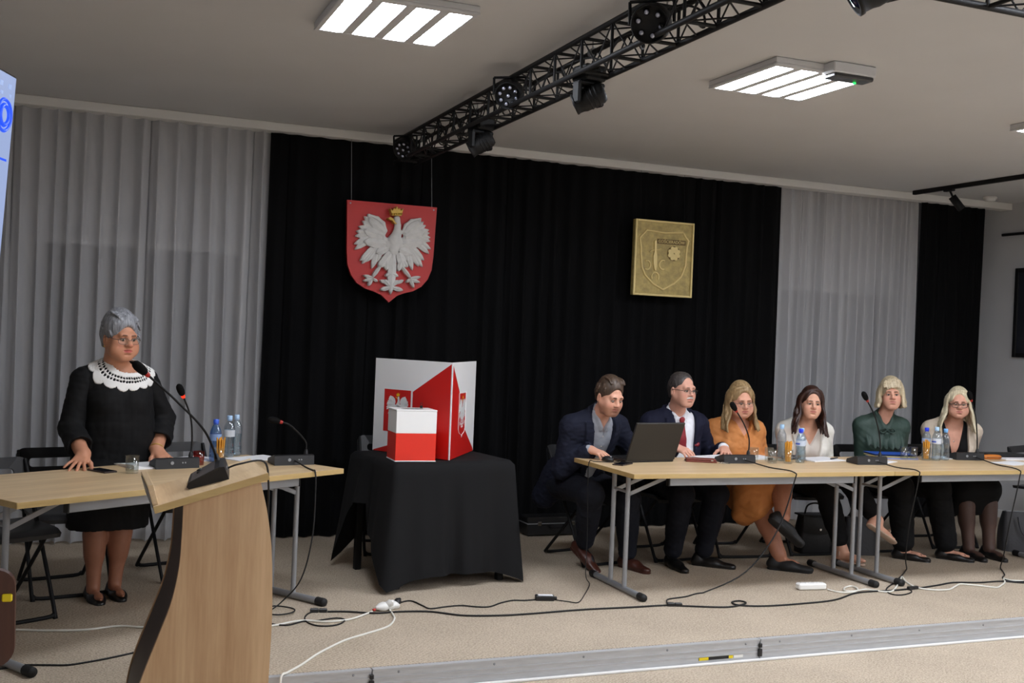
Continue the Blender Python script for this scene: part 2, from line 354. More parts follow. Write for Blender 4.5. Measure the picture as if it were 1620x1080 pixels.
# ------------------------------------------------------------------ lighting trusses
def rotz(p, a): c, s_ = cos(a), sin(a); return (p[0] * c - p[1] * s_, p[0] * s_ + p[1] * c, p[2])
def truss(label, origin, rz, length, wd=.15, bay=.30, hooks=()):
    T = thing('lighting_truss', label, 'truss', origin, rz)           # local: runs along +x, width along y, hangs below z = 0
    for y in (0, wd):
        for z in (0, -wd): MB().tube([(0, y, z), (length, y, z)], .0128, 10).build('chord', M_BLACKM, T)
    fm = MB(); c4 = [(0, 0, 0), (0, wd, 0), (0, wd, -wd), (0, 0, -wd)]
    for i in range(4): fm.tube([c4[i], c4[(i + 1) % 4]], .008, 6)
    nb = int(length / bay); first = fm.build('rung_frame', M_BLACKM, T)
    for k in range(1, nb + 1):
        o = first.copy(); COL.objects.link(o); o.location = (min(k * bay, length), 0, 0); o.parent = T
    lt = MB()
    for k in range(nb):
        x0, x1 = k * bay, (k + 1) * bay; xm = (x0 + x1) / 2
        for i in range(4):
            a, b = c4[i], c4[(i + 1) % 4]
            p = [(x0, a[1], a[2]), (xm, b[1], b[2]), (x1, a[1], a[2])]
            lt.tube(p[:2], .004, 5, cap=False); lt.tube(p[1:], .004, 5, cap=False)
    o = lt.build('lattice_bars', M_BLACKM, T); o['kind'] = 'stuff'
    for x in hooks:
        MB().tube([(x, .0, .0), (x, .0, .062)], .004, 6).lathe([(.022, -.016), (.022, .016)], (x, 0, 0), 10, (1, 0, 0)).lathe([(.012, .056), (.012, .0615)], (x, 0, 0), 8).build('ceiling_hook', M_GREYM, T)
    return T
TX0, TX1, TZ1, TZ0 = 2.10, 2.25, 2.868, 2.718
truss('long black lattice truss running under the ceiling from the curtain', (TX1, -.9, TZ1), pi / 2, 8.5, hooks=(.6, 1.7, 2.8, 3.6, 4.3, 4.9, 5.6, 6.4, 7.2, 8.3))
truss('second black lattice truss at the upper right, crossing the hall', (2.32, 2.78, TZ1), 0, 5.2, hooks=(1, 2.5, 4))
M_LENS = mat('led_lens', (190, 195, 215), .08, .6); M_FIX = mat('fixture_black', (15, 15, 16), .55, spec=.3)
def axes(d):
    d = nrm(d); u = nrm(np.cross(d, V(0, 0, 1))); return d, u, np.cross(u, d)
def par_can(label, c, d, nl=6, r=.078):
    P = thing('par_light', label, 'stage light', c, 0, 'flat LED stage lights on the truss'); d, u, w_ = axes(d)
    MB().lathe([(r * .75, -.06), (r * .92, -.05), (r, -.03), (r, .028), (r * .96, .034), (r * .9, .034), (r * .9, .022), (0, .022)], (0, 0, 0), 24, d).build('can', M_FIX, P)
    for k in range(nl + (1 if nl > 6 else 0)):
        a = 2 * pi * k / nl + .3; rr = r * .6 if k < nl else 0
        q = d * .022 + (u * cos(a) + w_ * sin(a)) * rr
        ring = MB().lathe([(.0135, 0), (.0135, .006), (.011, .008)], q, 12, d).build('lens_ring', M_FIX, P)
        MB().lathe([(.011, .004), (.009, .009), (.005, .012), (0, .013)], q, 12, d).build('lens', M_LENS, ring)
    y = MB()
    pts = [u * (r + .012) - d * .01, u * (r + .012) + V(0, 0, .09), u * -(r + .012) + V(0, 0, .09), u * -(r + .012) - d * .01]
    for a, b in zip(pts, pts[1:]): y.tube([a, b], .007, 6)
    y.build('yoke', M_FIX, P)
    return P
par_can('flat LED stage light with tiny lenses at the curtain end of the truss', (2.08, 7.28, 2.765), (-.55, -.62, -.5), 8, .075)
par_can('flat LED stage light with tiny bright lenses halfway along the truss', (2.09, 5.36, 2.775), (-.5, -.7, -.45), 8, .075)
par_can('large flat LED stage light with six lenses nearest on the truss', (2.085, 3.83, 2.765), (-.62, -.68, -.35), 6, .078)
def moving_head(label, x, y, d, yaw=0.0, sz=.8):
    P = thing('moving_head_light', label, 'stage light', (x, y, TZ0), yaw, 'moving head stage lights under the truss')
    MB().box((-.075, -.075, -.03), (.075, .075, .06), .012).build('base', M_FIX, P)
    yk = MB()
    for s in (-1, 1): yk.box((s * .082 - .013, -.035, -.165), (s * .082 + .013, .035, -.03), .01)
    yk.box((-.095, -.04, -.056), (.095, .04, -.03), .01); yk.build('yoke', M_FIX, P)
    d, u, w_ = axes(d); c = V(0, 0, -.125)
    hd = MB().lathe([(.02, -.105), (.05, -.10), (.062, -.08), (.066, -.02), (.066, .03), (.06, .05), (.058, .075), (.062, .078), (.062, .09), (.05, .09), (.045, .082), (0, .082)], c, 20, d).build('lamp_head', M_FIX, P)
    for a in (-.06, -.035, -.01): MB().lathe([(.0675, a), (.0695, a + .003), (.0695, a + .008), (.0675, a + .011)], c, 20, d).build('cooling_rib', M_FIX, hd)
    MB().lathe([(.044, .083), (.03, .092), (0, .096)], c, 16, d).build('lens', mat('dark_lens', (40, 46, 70), .05, .2), hd)
    P.scale = (sz, sz, sz)
    return P
moving_head('small moving head light hanging near the curtain end of the truss', 2.17, 6.0, (-.5, .5, -.45), .3)
moving_head('moving head light hanging from the middle of the truss', 2.18, 4.58, (-.55, .55, -.35), .2)
moving_head('large moving head light at the top edge, nearest under the truss', 2.17, 2.60, (-.5, .62, -.5), .3, 1.0)
# loose cables coiled in the truss
for i, (y0, y1) in enumerate(((3.3, 4.6), (4.5, 5.3), (5.3, 6.2), (6.0, 7.3))):
    r = random.Random(i); pts = []
    n = int((y1 - y0) / .07)
    for k in range(n):
        a = k * 1.1 + r.uniform(-.3, .3); pts.append((2.175 + .055 * cos(a) * r.uniform(.5, 1.1), y0 + (y1 - y0) * k / n + .05 * sin(a * .7), 2.775 + .065 * sin(a) * r.uniform(.5, 1.1)))
    tag(MB().tube(spline(pts, 4), .005, 6).build('truss_cable', M_RUB, None), ['tangled black cable in the truss by the nearest stage light', 'tangled black cable in the truss above the middle moving head', 'tangled black cable in the truss before the halfway stage light', 'tangled black cable in the curtain end of the truss'][i], 'cable', 'cables in the truss')
# ------------------------------------------------------------------ wall display at the left edge
M_SCR = bpy.data.materials.new('display_picture'); M_SCR.use_nodes = True
_n = M_SCR.node_tree.nodes; _l = M_SCR.node_tree.links; _b = _n['Principled BSDF']; _tc = _n.new('ShaderNodeTexCoord'); _gr = _n.new('ShaderNodeTexGradient'); _mp = _n.new('ShaderNodeMapping'); _mp.inputs['Rotation'].default_value = (0, pi / 2, 0); _mp.inputs['Location'].default_value = (.9, 0, 0)
_l.new(_tc.outputs['Object'], _mp.inputs[0]); _l.new(_mp.outputs[0], _gr.inputs[0]); _cr = _n.new('ShaderNodeValToRGB'); _cr.color_ramp.elements[0].color = lin((208, 220, 250)) + (1,); _cr.color_ramp.elements[1].color = lin((176, 196, 244)) + (1,)
_l.new(_gr.outputs['Fac'], _cr.inputs[0]); _l.new(_cr.outputs[0], _b.inputs['Emission Color']); _b.inputs['Emission Strength'].default_value = .75; _b.inputs['Base Color'].default_value = (.02, .02, .02, 1); _b.inputs['Roughness'].default_value = .3
tv = thing('wall_display', 'large flat display with a pale blue picture at the left edge', 'display', (-.205, 3.8, 1.56), 0)
tv.matrix_world = Matrix.Translation((-.226, 3.8, 1.545)) @ Matrix.Rotation(radians(70), 4, 'Z') @ Matrix.Rotation(radians(3), 4, 'X')
# local: x along the screen towards the far edge (x = 0), front faces -y, z up
MB().box((-1.24, .0, 0), (0, .035, .71), .006).build('casing', M_BLACKP, tv)
MB().box((-1.232, -.002, .012), (-.010, .001, .702)).build('screen', M_SCR, tv)
M_BLUE = mat('display_blue', (20, 60, 200), .4, emit=(40, 90, 240), estr=.8)
rg = MB(); n = 28; pts = [(-.075 + .048 * cos(2 * pi * k / n), -.003, .575 + .048 * sin(2 * pi * k / n)) for k in range(n)]
rg.tube(pts, .006, 4, closed=True); rg.tube([(-.075 + .03 * cos(2 * pi * k / n), -.003, .575 + .03 * sin(2 * pi * k / n)) for k in range(n)], .008, 4, closed=True)
rg.box((-.9, -.0032, .437), (-.03, -.002, .444)); rg.build('picture_mark', M_BLUE, tv)
M_PALE = mat('display_grey', (140, 160, 200), .4, emit=(150, 170, 215), estr=.7)
ic = MB()
for k in range(8): ic.box((-.06 - .06 * k, -.0032, .66), (-.04 - .06 * k, -.002, .675)); ic.box((-.05 - .06 * k, -.0032, .635), (-.035 - .06 * k, -.002, .645))
ic.build('toolbar_icon', M_PALE, tv)
MB().tube([(-.62, .09, .35), (-.62, .09, 1.34)], .025, 12).box((-.75, .035, .2), (-.49, .1, .5), .005).build('ceiling_mount', M_BLACKM, tv)
# ------------------------------------------------------------------ eagle relief (feathers as ridged leaves), units: shield widths in metres
def _aff(x, y):
    dx, dy = x - 552.0, y - 160.0
    ax, ay, bx, by = 745 / .669, 70 / .669, -32 / .711, 820 / .711
    det = ax * by - bx * ay
    return ((dx * by - bx * dy) / det, -(ax * dy - ay * dx) / det)
FEATH = []   # (root, tip, half width px, layer)
for tip in ((338, 246), (312, 262), (296, 300), (266, 345), (246, 385), (236, 425), (229, 492), (234, 536)): FEATH.append(((430, 400), tip, 27, 0))
for tip in ((276, 630), (292, 655), (330, 640), (372, 697), (420, 640), (455, 590)): FEATH.append(((455, 470), tip, 27, 0))
for tip in ((782, 287), (803, 315), (822, 345), (850, 385), (855, 412), (862, 450), (865, 548), (850, 586), (862, 482)): FEATH.append(((680, 420), tip, 27, 0))
for tip in ((808, 640), (795, 695), (762, 690), (710, 720), (670, 650), (640, 610)): FEATH.append(((655, 480), tip, 27, 0))
for a, b, wd in (((470, 400), (340, 275), 34), ((470, 430), (300, 380), 40), ((500, 500), (300, 470), 40), ((505, 530), (400, 570), 30), ((645, 415), (770, 310), 34), ((645, 440), (800, 400), 42), ((605, 500), (800, 490), 42), ((600, 540), (700, 590), 32)): FEATH.append((a, b, wd, 1))
for a, b, wd in (((530, 560), (440, 690), 34), ((475, 620), (425, 680), 22), ((490, 640), (490, 715), 20), ((440, 680), (370, 775), 15), ((590, 570), (640, 700), 36), ((610, 640), (590, 725), 20), ((630, 640), (665, 695), 20), ((620, 690), (695, 790), 15)): FEATH.append((a, b, wd, 1))
for a, b, wd in (((380, 775), (302, 748), 14), ((375, 780), (300, 795), 13), ((370, 785), (343, 838), 14), ((380, 780), (418, 805), 12), ((690, 790), (775, 778), 14), ((690, 795), (770, 825), 13), ((690, 795), (718, 868), 14), ((690, 790), (655, 822), 12)): FEATH.append((a, b, wd, 1))
for a, b, wd in (((545, 560), (525, 915), 34), ((530, 740), (480, 760), 15), ((535, 740), (588, 768), 15), ((515, 840), (470, 790), 18), ((490, 815), (436, 795), 14), ((535, 840), (590, 800), 18), ((575, 825), (632, 800), 14), ((515, 860), (440, 872), 18), ((540, 860), (628, 885), 18)): FEATH.append((a, b, wd, 1))
CROWN = [(515, 205), (532, 226), (545, 202), (556, 214), (568, 188), (580, 214), (590, 202), (602, 226), (622, 205), (606, 266), (528, 262)]
BEAK = [(494, 286), (512, 277), (536, 290), (552, 322), (570, 332), (550, 332), (528, 305), (510, 298)]
def eagle(sx, sz, depth, flat=False):
    """returns white, gold MB in a plane: x right, z up from the shield's top middle, relief towards -y"""
    wm = MB(); gm = MB()
    for (a, b, wd, ly) in FEATH:
        A = np.array(_aff(*a)); B = np.array(_aff(*b)); d = B - A; L = np.linalg.norm(d); d /= L; nn = np.array((-d[1], d[0])); hw = wd / 1110.0
        ts = ((0, .55), (.25, .9), (.55, 1.0), (.8, .72), (.93, .35)); h0 = depth * (.45 + .28 * ly); h1 = depth * (.62 + .3 * ly)
        L_, R_, Mid = [], [], []
        for t_, k in ts: p = A + d * L * t_; L_.append(p + nn * hw * k); R_.append(p - nn * hw * k); Mid.append(p)
        pts = L_ + [B] + R_[::-1]; n = len(pts)
        if flat:
            wm.add([(p[0] * sx, -depth * (1 + .05 * ly), p[1] * sz) for p in pts], [tuple(range(n))]); continue
        vs = [(p[0] * sx, 0, p[1] * sz) for p in pts] + [(p[0] * sx, -h0, p[1] * sz) for p in pts] + [(p[0] * sx, -h1, p[1] * sz) for p in Mid]
        fs = [(i, (i + 1) % n, n + (i + 1) % n, n + i) for i in range(n)]
        m0 = 2 * n; k = len(Mid)
        for i in range(k - 1): fs.append((n + i, n + i + 1, m0 + i + 1, m0 + i)); fs.append((n + n - 1 - i, m0 + i, m0 + i + 1, n + n - 2 - i))
        fs += [(n + k - 1, n + k, m0 + k - 1), (n + k, n + k + 1, m0 + k - 1), (n, m0, n + n - 1)]
        wm.add(vs, fs)
    if flat:
        for (a, b, r0, r1) in BODYC:
            A = np.array(_aff(*a)); B = np.array(_aff(*b)); d = nrm(B - A); nn = np.array((-d[1], d[0])); r0 /= 1110; r1 /= 1110; pts = [A + nn * r0, A - d * r0 * .7, A - nn * r0, B - nn * r1, B + d * r1 * .7, B + nn * r1]
            wm.add([(p[0] * sx, -depth * 1.3, p[1] * sz) for p in pts], [tuple(range(6))])
    for poly, h in ((CROWN, 1.2), (BEAK, 1.3)):
        pts = [_aff(*q) for q in poly]
        if flat: gm.add([(p[0] * sx, -depth * 1.1, p[1] * sz) for p in pts], [tuple(range(len(pts)))])
        else: gm.prism([(p[0] * sx, p[1] * sz) for p in pts], 0, -depth * h)
    if not flat:
        for (x, y) in ((530, 250), (548, 252), (567, 252), (586, 252), (603, 252)): q = _aff(x, y); gm.lathe([(.008, 0), (.007, .006), (0, .01)], (q[0] * sx, -depth * 1.2, q[1] * sz), 8, (0, -1, 0))
    return wm, gm
SHIELD = [(-.334, 0), (.334, 0)] + [(.334 - .002 * k, -.06 * k) for k in range(1, 7)] + [(.312, -.46), (.285, -.53), (.24, -.585), (.18, -.62), (.11, -.64), (.06, -.66), (0, -.711)]
SHIELD += [(-x, z) for x, z in SHIELD[-2:1:-1]]
M_REDP = mat('red_lacquer', (190, 38, 34), .5, var=.06, vscale=3); M_EAG = mat('white_plaster', (214, 212, 208), .6, var=.06, vscale=30)
sh = thing('coat_of_arms', 'red shield with a white crowned eagle in relief on the black curtain', 'shield', (2.105, 7.62, 1.71))
MB().prism([(x, z + .711) for x, z in SHIELD], 0, .03).build('shield_board', M_REDP, sh)
wm, gm = eagle(1, 1, .05); e = wm.build('eagle_relief', M_EAG, sh, (0, -.0, .711)); gm.build('crown_and_beak', M_GOLD, sh, (0, 0, .711), label='gold crown and beak')
EAGLE_BODY = True
for s in (-1, 1):
    MB().lathe([(.006, 0), (.006, .003)], (s * .31, 0, .69), 8, (0, -1, 0)).build('screw', M_GREYM, sh)
    MB().tube([(s * .30, .015, .70), (s * .30, .085, 1.159)], .002, 5).build('hanging_cord', M_GREYM, sh)
BODYC = [((578, 288), (586, 345), 27, 26), ((586, 345), (580, 410), 26, 36), ((580, 410), (556, 480), 38, 60), ((556, 480), (548, 550), 60, 46), ((510, 500), (600, 505), 40, 40), ((466, 432), (484, 385), 12, 15), ((484, 385), (466, 325), 15, 17), ((466, 325), (420, 282), 17, 15), ((420, 282), (348, 250), 15, 8), ((648, 440), (634, 395), 12, 15), ((634, 395), (655, 345), 15, 17), ((655, 345), (700, 308), 17, 15), ((700, 308), (778, 290), 15, 8), ((500, 480), (455, 430), 26, 16), ((610, 490), (655, 440), 26, 16)]
# ------------------------------------------------------------------ gold plaque
M_PLQ = mat('gold_plaque', (172, 152, 92), .55, .1, var=.25, vscale=26, bump=.5, bscale=90); M_PLQ2 = mat('gold_plaque_edge', (226, 204, 138), .5, .1)
pq = thing('gold_plaque', 'gold rectangular plaque with a shield, sword and clover in relief', 'plaque', (4.36, 7.66, 1.87))
def _pq(x, y):
    dx, dy = x - 495.0, y - 178.0; ax, ay, bx, by = 566 / .535, 55 / .535, -30 / .602, 735 / .602; det = ax * by - bx * ay
    return ((dx * by - bx * dy) / det, .602 - (ax * dy - ay * dx) / det)
MB().box((-.268, -.02, 0), (.268, .02, .602), .004).build('board', M_PLQ, pq)
for s in (-1, 1): MB().tube([(s * .2, .015, .59), (s * .2, .045, .999)], .0012, 5).build('hanging_wire', M_BLACKM, pq)
fr = MB()
for a, b in (((-.268, 0), (-.252, .602)), ((.252, 0), (.268, .602)), ((-.252, 0), (.252, .016)), ((-.252, .586), (.252, .602))): fr.box((a[0], -.032, a[1]), (b[0], -.02, b[1]), .003)
fr.build('raised_border', M_PLQ2, pq)
sp_ = [(320, 262), (440, 285), (500, 293), (668, 292), (690, 335), (722, 378), (705, 440), (695, 540), (690, 620), (650, 725), (580, 790), (470, 848), (380, 790), (300, 700), (270, 620), (262, 500), (262, 420), (250, 335)]
MB().tube([(_pq(*q)[0], -.021, _pq(*q)[1]) for q in sp_], .0085, 8, closed=True).build('shield_outline', M_PLQ2, pq)
sw = MB(); S_ = lambda q: _pq(*q)
sw.prism([S_(q) for q in ((388, 372), (399, 362), (410, 372), (407, 470), (413, 520), (411, 600), (402, 660), (390, 655), (377, 590), (376, 520), (388, 470))], -.02, -.03); sw.tube([(*S_(q)[:1], -.026, S_(q)[1]) for q in ((343, 475), (365, 460), (400, 458), (430, 455), (452, 444))], .005, 6)
sw.build('sword', M_PLQ2, pq)
cl = MB()
for k in range(4):
    a = pi / 2 * k; c0 = np.array(S_((577, 498))); pts = [(x * 1.36, y * 1.36) for x, y in ((0, .002), (.016, .012), (.024, .026), (.022, .036), (.013, .041), (0, .036), (-.013, .041), (-.022, .036), (-.024, .026), (-.016, .012))]
    cl.prism([(c0[0] + x * cos(a) - y * sin(a), c0[1] + x * sin(a) + y * cos(a)) for x, y in pts], -.02, -.03)
cl.build('clover', M_PLQ2, pq)
M_PAT = mat('plaque_patina', (104, 82, 40), .7)
MB().lathe([(.060, 0), (.060, .002)], (c0[0], -.0195, c0[1]), 28, (0, -1, 0)).build('clover_ground', M_PAT, pq)
q0, q1 = S_((425, 355)), S_((695, 412)); MB().box((S_((556, 386))[0] - .132, -.0212, S_((556, 386))[1] - .019), (S_((556, 386))[0] + .132, -.0195, S_((556, 386))[1] + .021), .0005).build('lettering_ground', M_PAT, pq)
MB().tube([(_pq(*q)[0], -.0125, _pq(*q)[1]) for q in sp_], .0108, 8, closed=True).build('outline_groove', M_PAT, pq)
for (cx, cy, a0) in ((316, 602, -90), (470, 606, 90), (396, 720, 0)):
    c0 = S_((cx, cy)); MB().tube([(c0[0] + .032 * cos(radians(a0 + a)), -.022, c0[1] + .036 * sin(radians(a0 + a))) for a in range(-30, 215, 20)], .007, 6).build('horseshoe', M_PLQ2, pq)
me = text_mesh('GOŚCIERADÓW', .034, .003); o = link('lettering', me, M_PLQ2, pq, (S_((556, 386))[0], -.022, S_((556, 386))[1])); o.rotation_euler = (pi / 2, 0, 0)
o.scale = (.95, 1, 1)
# ------------------------------------------------------------------ lectern
le = thing('lectern', 'light oak lectern with curved sides and a sloping top', 'lectern', (.53, 4.25, FZ))
LX = .5; LZ = -FZ
def cpath(pts, n=8): return [(float(p[0]) - LX, float(p[1]) + LZ) for p in spline([(x, z, 0) for x, z in pts], n)]
left = cpath([(.380, .83), (.379, .70), (.373, .576), (.350, .45), (.314, .342), (.285, .26), (.254, .17), (.228, .07), (.21, -.08)])
right = cpath([(.664, .90), (.690, .80), (.708, .70), (.717, .62), (.724, .50), (.728, .35), (.724, .13), (.722, -.08)])
poly = left + right[::-1]
MB().prism(poly, .0, .022).build('side_panel', M_LECT, le, label='light oak side panel with curved edges')
MB().prism(poly, .40, .422).build('side_panel', M_LECT, le)
bk = MB(); n = len(left)
bk.add([(x + .004, .022, z) for x, z in left] + [(x + .004, .40, z) for x, z in left] + [(x + .024, .022, z) for x, z in left] + [(x + .024, .40, z) for x, z in left],
       [(i, i + 1, n + i + 1, n + i) for i in range(n - 1)] + [(2 * n + i + 1, 2 * n + i, 3 * n + i, 3 * n + i + 1) for i in range(n - 1)] + [(n - 1, 3 * n - 1, 4 * n - 1, 2 * n - 1), (0, n, 3 * n, 2 * n)], True)
bk.build('curved_panel', M_LECTD, le, label='dark brown curved panel')
bk = MB(); n = len(right)
bk.add([(x - .02, .022, z) for x, z in right] + [(x - .02, .40, z) for x, z in right] + [(x - .004, .022, z) for x, z in right] + [(x - .004, .40, z) for x, z in right],
       [(i, i + 1, n + i + 1, n + i) for i in range(n - 1)] + [(2 * n + i + 1, 2 * n + i, 3 * n + i, 3 * n + i + 1) for i in range(n - 1)] + [(n - 1, 3 * n - 1, 4 * n - 1, 2 * n - 1), (0, n, 3 * n, 2 * n)], True)
bk.build('curved_panel', M_LECT, le)
MB().box((-.32, -.03, 0), (.26, .45, .03), .004).build('base_plate', M_LECT, le)
ang = atan2(.124, .42); Mt = Matrix.Translation((-.222, -.02, .80 - .012 + LZ)) @ Matrix.Rotation(-ang, 4, 'Y')
M_OAKT = mat_wood('lectern_top_oak', (186, 154, 112), (224, 198, 160), .4, 'Y')
MB().box((0, 0, 0), (.435, .465, .028), .002, Mt).build('sloping_top', M_OAKT, le)
MB().box((0, -.0015, .001), (.435, 0, .027), 0, Mt).build('edge_band', M_OAKE, le)
MB().box((.0, .02, .028), (.022, .445, .105), .002, Mt).build('paper_ledge', M_OAKT, le)
MB().box((-.004, .03, .02), (.0, .43, .09), .001, Mt).build('ledge_bracket', M_GREYM, le)
LTOP = Matrix.Translation((.53, 4.25, FZ)) @ Mt

# ------------------------------------------------------------------ folding tables
def folding_table(label, loc, rz, L=1.875, D=.80):
    T = thing('folding_table', label, 'table', loc, rz, 'folding conference tables')
    tp = MB().box((0, 0, .713), (L, D, .74), .002).build('tabletop', M_OAK, T)
    MB().box((0, -.0022, .7135), (L, .0, .7395)).build('edge_band', M_OAKE, tp); MB().box((0, D, .7135), (L, D + .002, .7395)).build('edge_band', M_OAKE, tp)
    for xx in ((-.002, 0), (L, L + .002)): MB().box((xx[0], 0, .7135), (xx[1], D, .7395)).build('edge_band', M_OAKE, tp)
    for yy in (.055, .70):
        MB().box((.27, yy, .662), (L - .27, yy + .032, .7125), .003).build('apron_bar', M_GREYM, T)
        for xx in (.262, L - .27): MB().box((xx, yy - .001, .66), (xx + .008, yy + .033, .7125), .001).build('bar_end_cap', M_RUB, T)
    for s, x in ((1, .10), (-1, L - .10)):
        MB().tube([(x, .05, .022), (x, .64, .022)], .0185, 12).build('foot', M_GREYM, T)
        for y0, y1 in ((.0, .06), (.63, .69)): MB().lathe([(.0, 0), (.021, .002), (.0225, .008), (.0225, y1 - y0)], (x, y0 if y0 == 0 else y1, .0225), 14, (0, 1, 0) if y0 == 0 else (0, -1, 0)).build('rubber_cap', M_RUB, T)
        for y in (.25, .43): MB().tube([(x, y, .03), (x, y, .7125)], .0145, 12).build('leg', M_GREYM, T)
        for y in (.25, .43):
            M = MB(); a = V(x, y, .585); b = V(x + s * .30, y, .70); d = nrm(b - a); up = nrm(np.cross(d, V(0, 1, 0))) * .011; th = V(0, .004, 0)
            vs = [a + up + th, a - up + th, b - up + th, b + up + th, a + up - th, a - up - th, b - up - th, b + up - th]
            M.add(vs, [(0, 1, 2, 3), (7, 6, 5, 4), (0, 4, 5, 1), (1, 5, 6, 2), (2, 6, 7, 3), (3, 7, 4, 0)]); M.build('brace', M_GREYM, T)
        M = MB().box((x - .012, .2, .69), (x + .012, .6, .7125), .002); M.build('leg_bracket', M_GREYM, T)
        MB().tube([(x + s * .0, .25, .6), (x, .43, .6)], .009, 8).build('cross_tube', M_GREYM, T)
    return T
LTA = radians(32.2)
folding_table('folding table at an angle with the standing woman behind it', (-.185, 4.863, 0), LTA)
folding_table('folding table with the laptop, in front of the two men in suits', (3.012, 5.512, 0), 0)
folding_table('folding table at the right with blue folders, before the blonde women', (4.893, 5.512, 0), 0)
def onL(x, y):  # point on the left table in world coordinates from table coordinates
    q = rotz((x, y, 0), LTA); return (q[0] - .185, q[1] + 4.863)
# ------------------------------------------------------------------ folding chairs
M_CHAIR = mat('chair_black_plastic', (30, 30, 32), .38, bump=.15, bscale=200)
def slot_panel(w_, h, sw_, sh_, th, r=.05, sr=.022, curve=.03, zoff=0.0):
    """rounded panel with an oblong slot, bowed backwards: ring strip between outer and slot outline"""
    def rr(hw, z0, z1, rad, n=6):
        P = []
        for (sx, zc, a0) in ((1, z1 - rad, 0), (-1, z1 - rad, 90), (-1, z0 + rad, 180), (1, z0 + rad, 270)):
            for k in range(n + 1): a = radians(a0 + 90 * k / n); P.append((sx * (hw - rad) + rad * cos(a), zc + rad * sin(a)))
        return P
    O = rr(w_ / 2, 0, h, r); I = rr(sw_ / 2, h / 2 - sh_ / 2 + zoff, h / 2 + sh_ / 2 + zoff, sr); n = len(O); m = MB()
    f = lambda x, z, y: (x, y + curve * (1 - (2 * x / w_) ** 2), z)
    vs = [f(x, z, 0) for x, z in O] + [f(x, z, 0) for x, z in I] + [f(x, z, th) for x, z in O] + [f(x, z, th) for x, z in I]
    fs = []
    for i in range(n):
        j = (i + 1) % n; fs += [(i, j, n + j, n + i), (2 * n + j, 2 * n + i, 3 * n + i, 3 * n + j), (j, i, 2 * n + i, 2 * n + j), (n + i, n + j, 3 * n + j, 3 * n + i)]
    return m.add(vs, fs)
def make_chair(label):
    C = thing('folding_chair', label, 'chair', (0, 0, 0), 0, 'black folding chairs')         # faces -y
    b = slot_panel(.44, .165, .30, .05, .014); o = b.build('backrest', M_CHAIR, C, (0, .195, .605)); o.rotation_euler = (radians(-14), 0, 0)
    s = MB(); n = 20; top = []
    def f(u, v): x = -.21 + .42 * u; y = -.23 + .42 * v; return (x, y, .452 - .014 * (1 - ((u - .5) * 2) ** 2) * (1 - abs(v - .5)) - .02 * max(0, .12 - v) / .12)
    s.grid(f, 11, 11); vs = [f(i / 10, j / 10) for j in range(11) for i in range(11)]
    s.grid(lambda u, v: (f(u, v)[0] * .98, f(u, v)[1] * .98, f(u, v)[2] - .022), 11, 11)
    ring = [(i, 0) for i in range(11)] + [(10, j) for j in range(1, 11)] + [(i, 10) for i in range(9, -1, -1)] + [(0, j) for j in range(9, 0, -1)]
    tp = [f(i / 10, j / 10) for i, j in ring]; bt = [(p[0] * .98, p[1] * .98, p[2] - .022) for p in tp]; k = len(ring)
    s.add(tp + bt, [(i, (i + 1) % k, k + (i + 1) % k, k + i) for i in range(k)], True); s.build('seat', M_CHAIR, C)
    def U(y0, z0, y1, w_, rad=.05):
        P = [(-w_, y0, z0)]; d = V(0, y1 - y0, -z0); L = np.linalg.norm(d); d /= L
        e = V(0, y0, z0) + d * (L - rad); P.append((-w_, e[1], e[2] + .011)); P.append((-w_ + .012, y1 - d[1] * .02, .022 + .006)); P.append((-w_ + rad, y1, .011))
        return P + [(-x, y, z) for x, y, z in P[::-1]]
    MB().tube(spline(U(.235, .75, -.21, .205), 4), .0105, 8).build('front_leg_frame', M_BLACKM, C)
    MB().tube(spline(U(-.16, .43, .27, .175), 4), .0105, 8).build('rear_leg_frame', M_BLACKM, C)
    for s_ in (-1, 1): MB().tube([(s_ * .20, .05, .425), (s_ * .20, .225, .73)], .006, 6).build('back_strut', M_BLACKM, C)
    MB().tube([(-.19, .02, .425), (.19, .02, .425)], .008, 8).build('seat_tube', M_BLACKM, C)
    return C
ch0 = make_chair('')
CH = [('black folding chair at the far left edge behind the angled table', -.30, 5.98, 24), ('black folding chair with a slotted back beside the standing woman', .0, 6.50, 14),
      ('black folding chair behind the angled table, right of the standing woman', .66, 6.78, 18), ('black folding chair almost hidden behind the cloth-covered table', 2.08, 7.25, -6),
      ('black folding chair under the man at the laptop', 3.33, 6.70, 12), ('black folding chair under the man with the red tie', 3.93, 6.72, 4),
      ('black folding chair under the woman in the ochre dress', 4.50, 6.72, -6), ('black folding chair under the dark-haired woman in white', 5.08, 6.70, -4),
      ('black folding chair under the woman in the green blouse', 5.74, 6.70, -4), ('black folding chair under the long-haired blonde woman', 6.42, 6.72, -6)]
for i, (lb, x, y, a) in enumerate(CH):
    o = ch0 if i == 0 else copy_tree(ch0); o['label'] = lb; o.location = (x, y, 0); o.rotation_euler = (0, 0, radians(a))
fc = copy_tree(ch0); fc['label'] = 'black folding chair at the right edge behind the grey handbag'; fc.location = (7.45, 6.62, 0); fc.rotation_euler = (0, 0, radians(20))
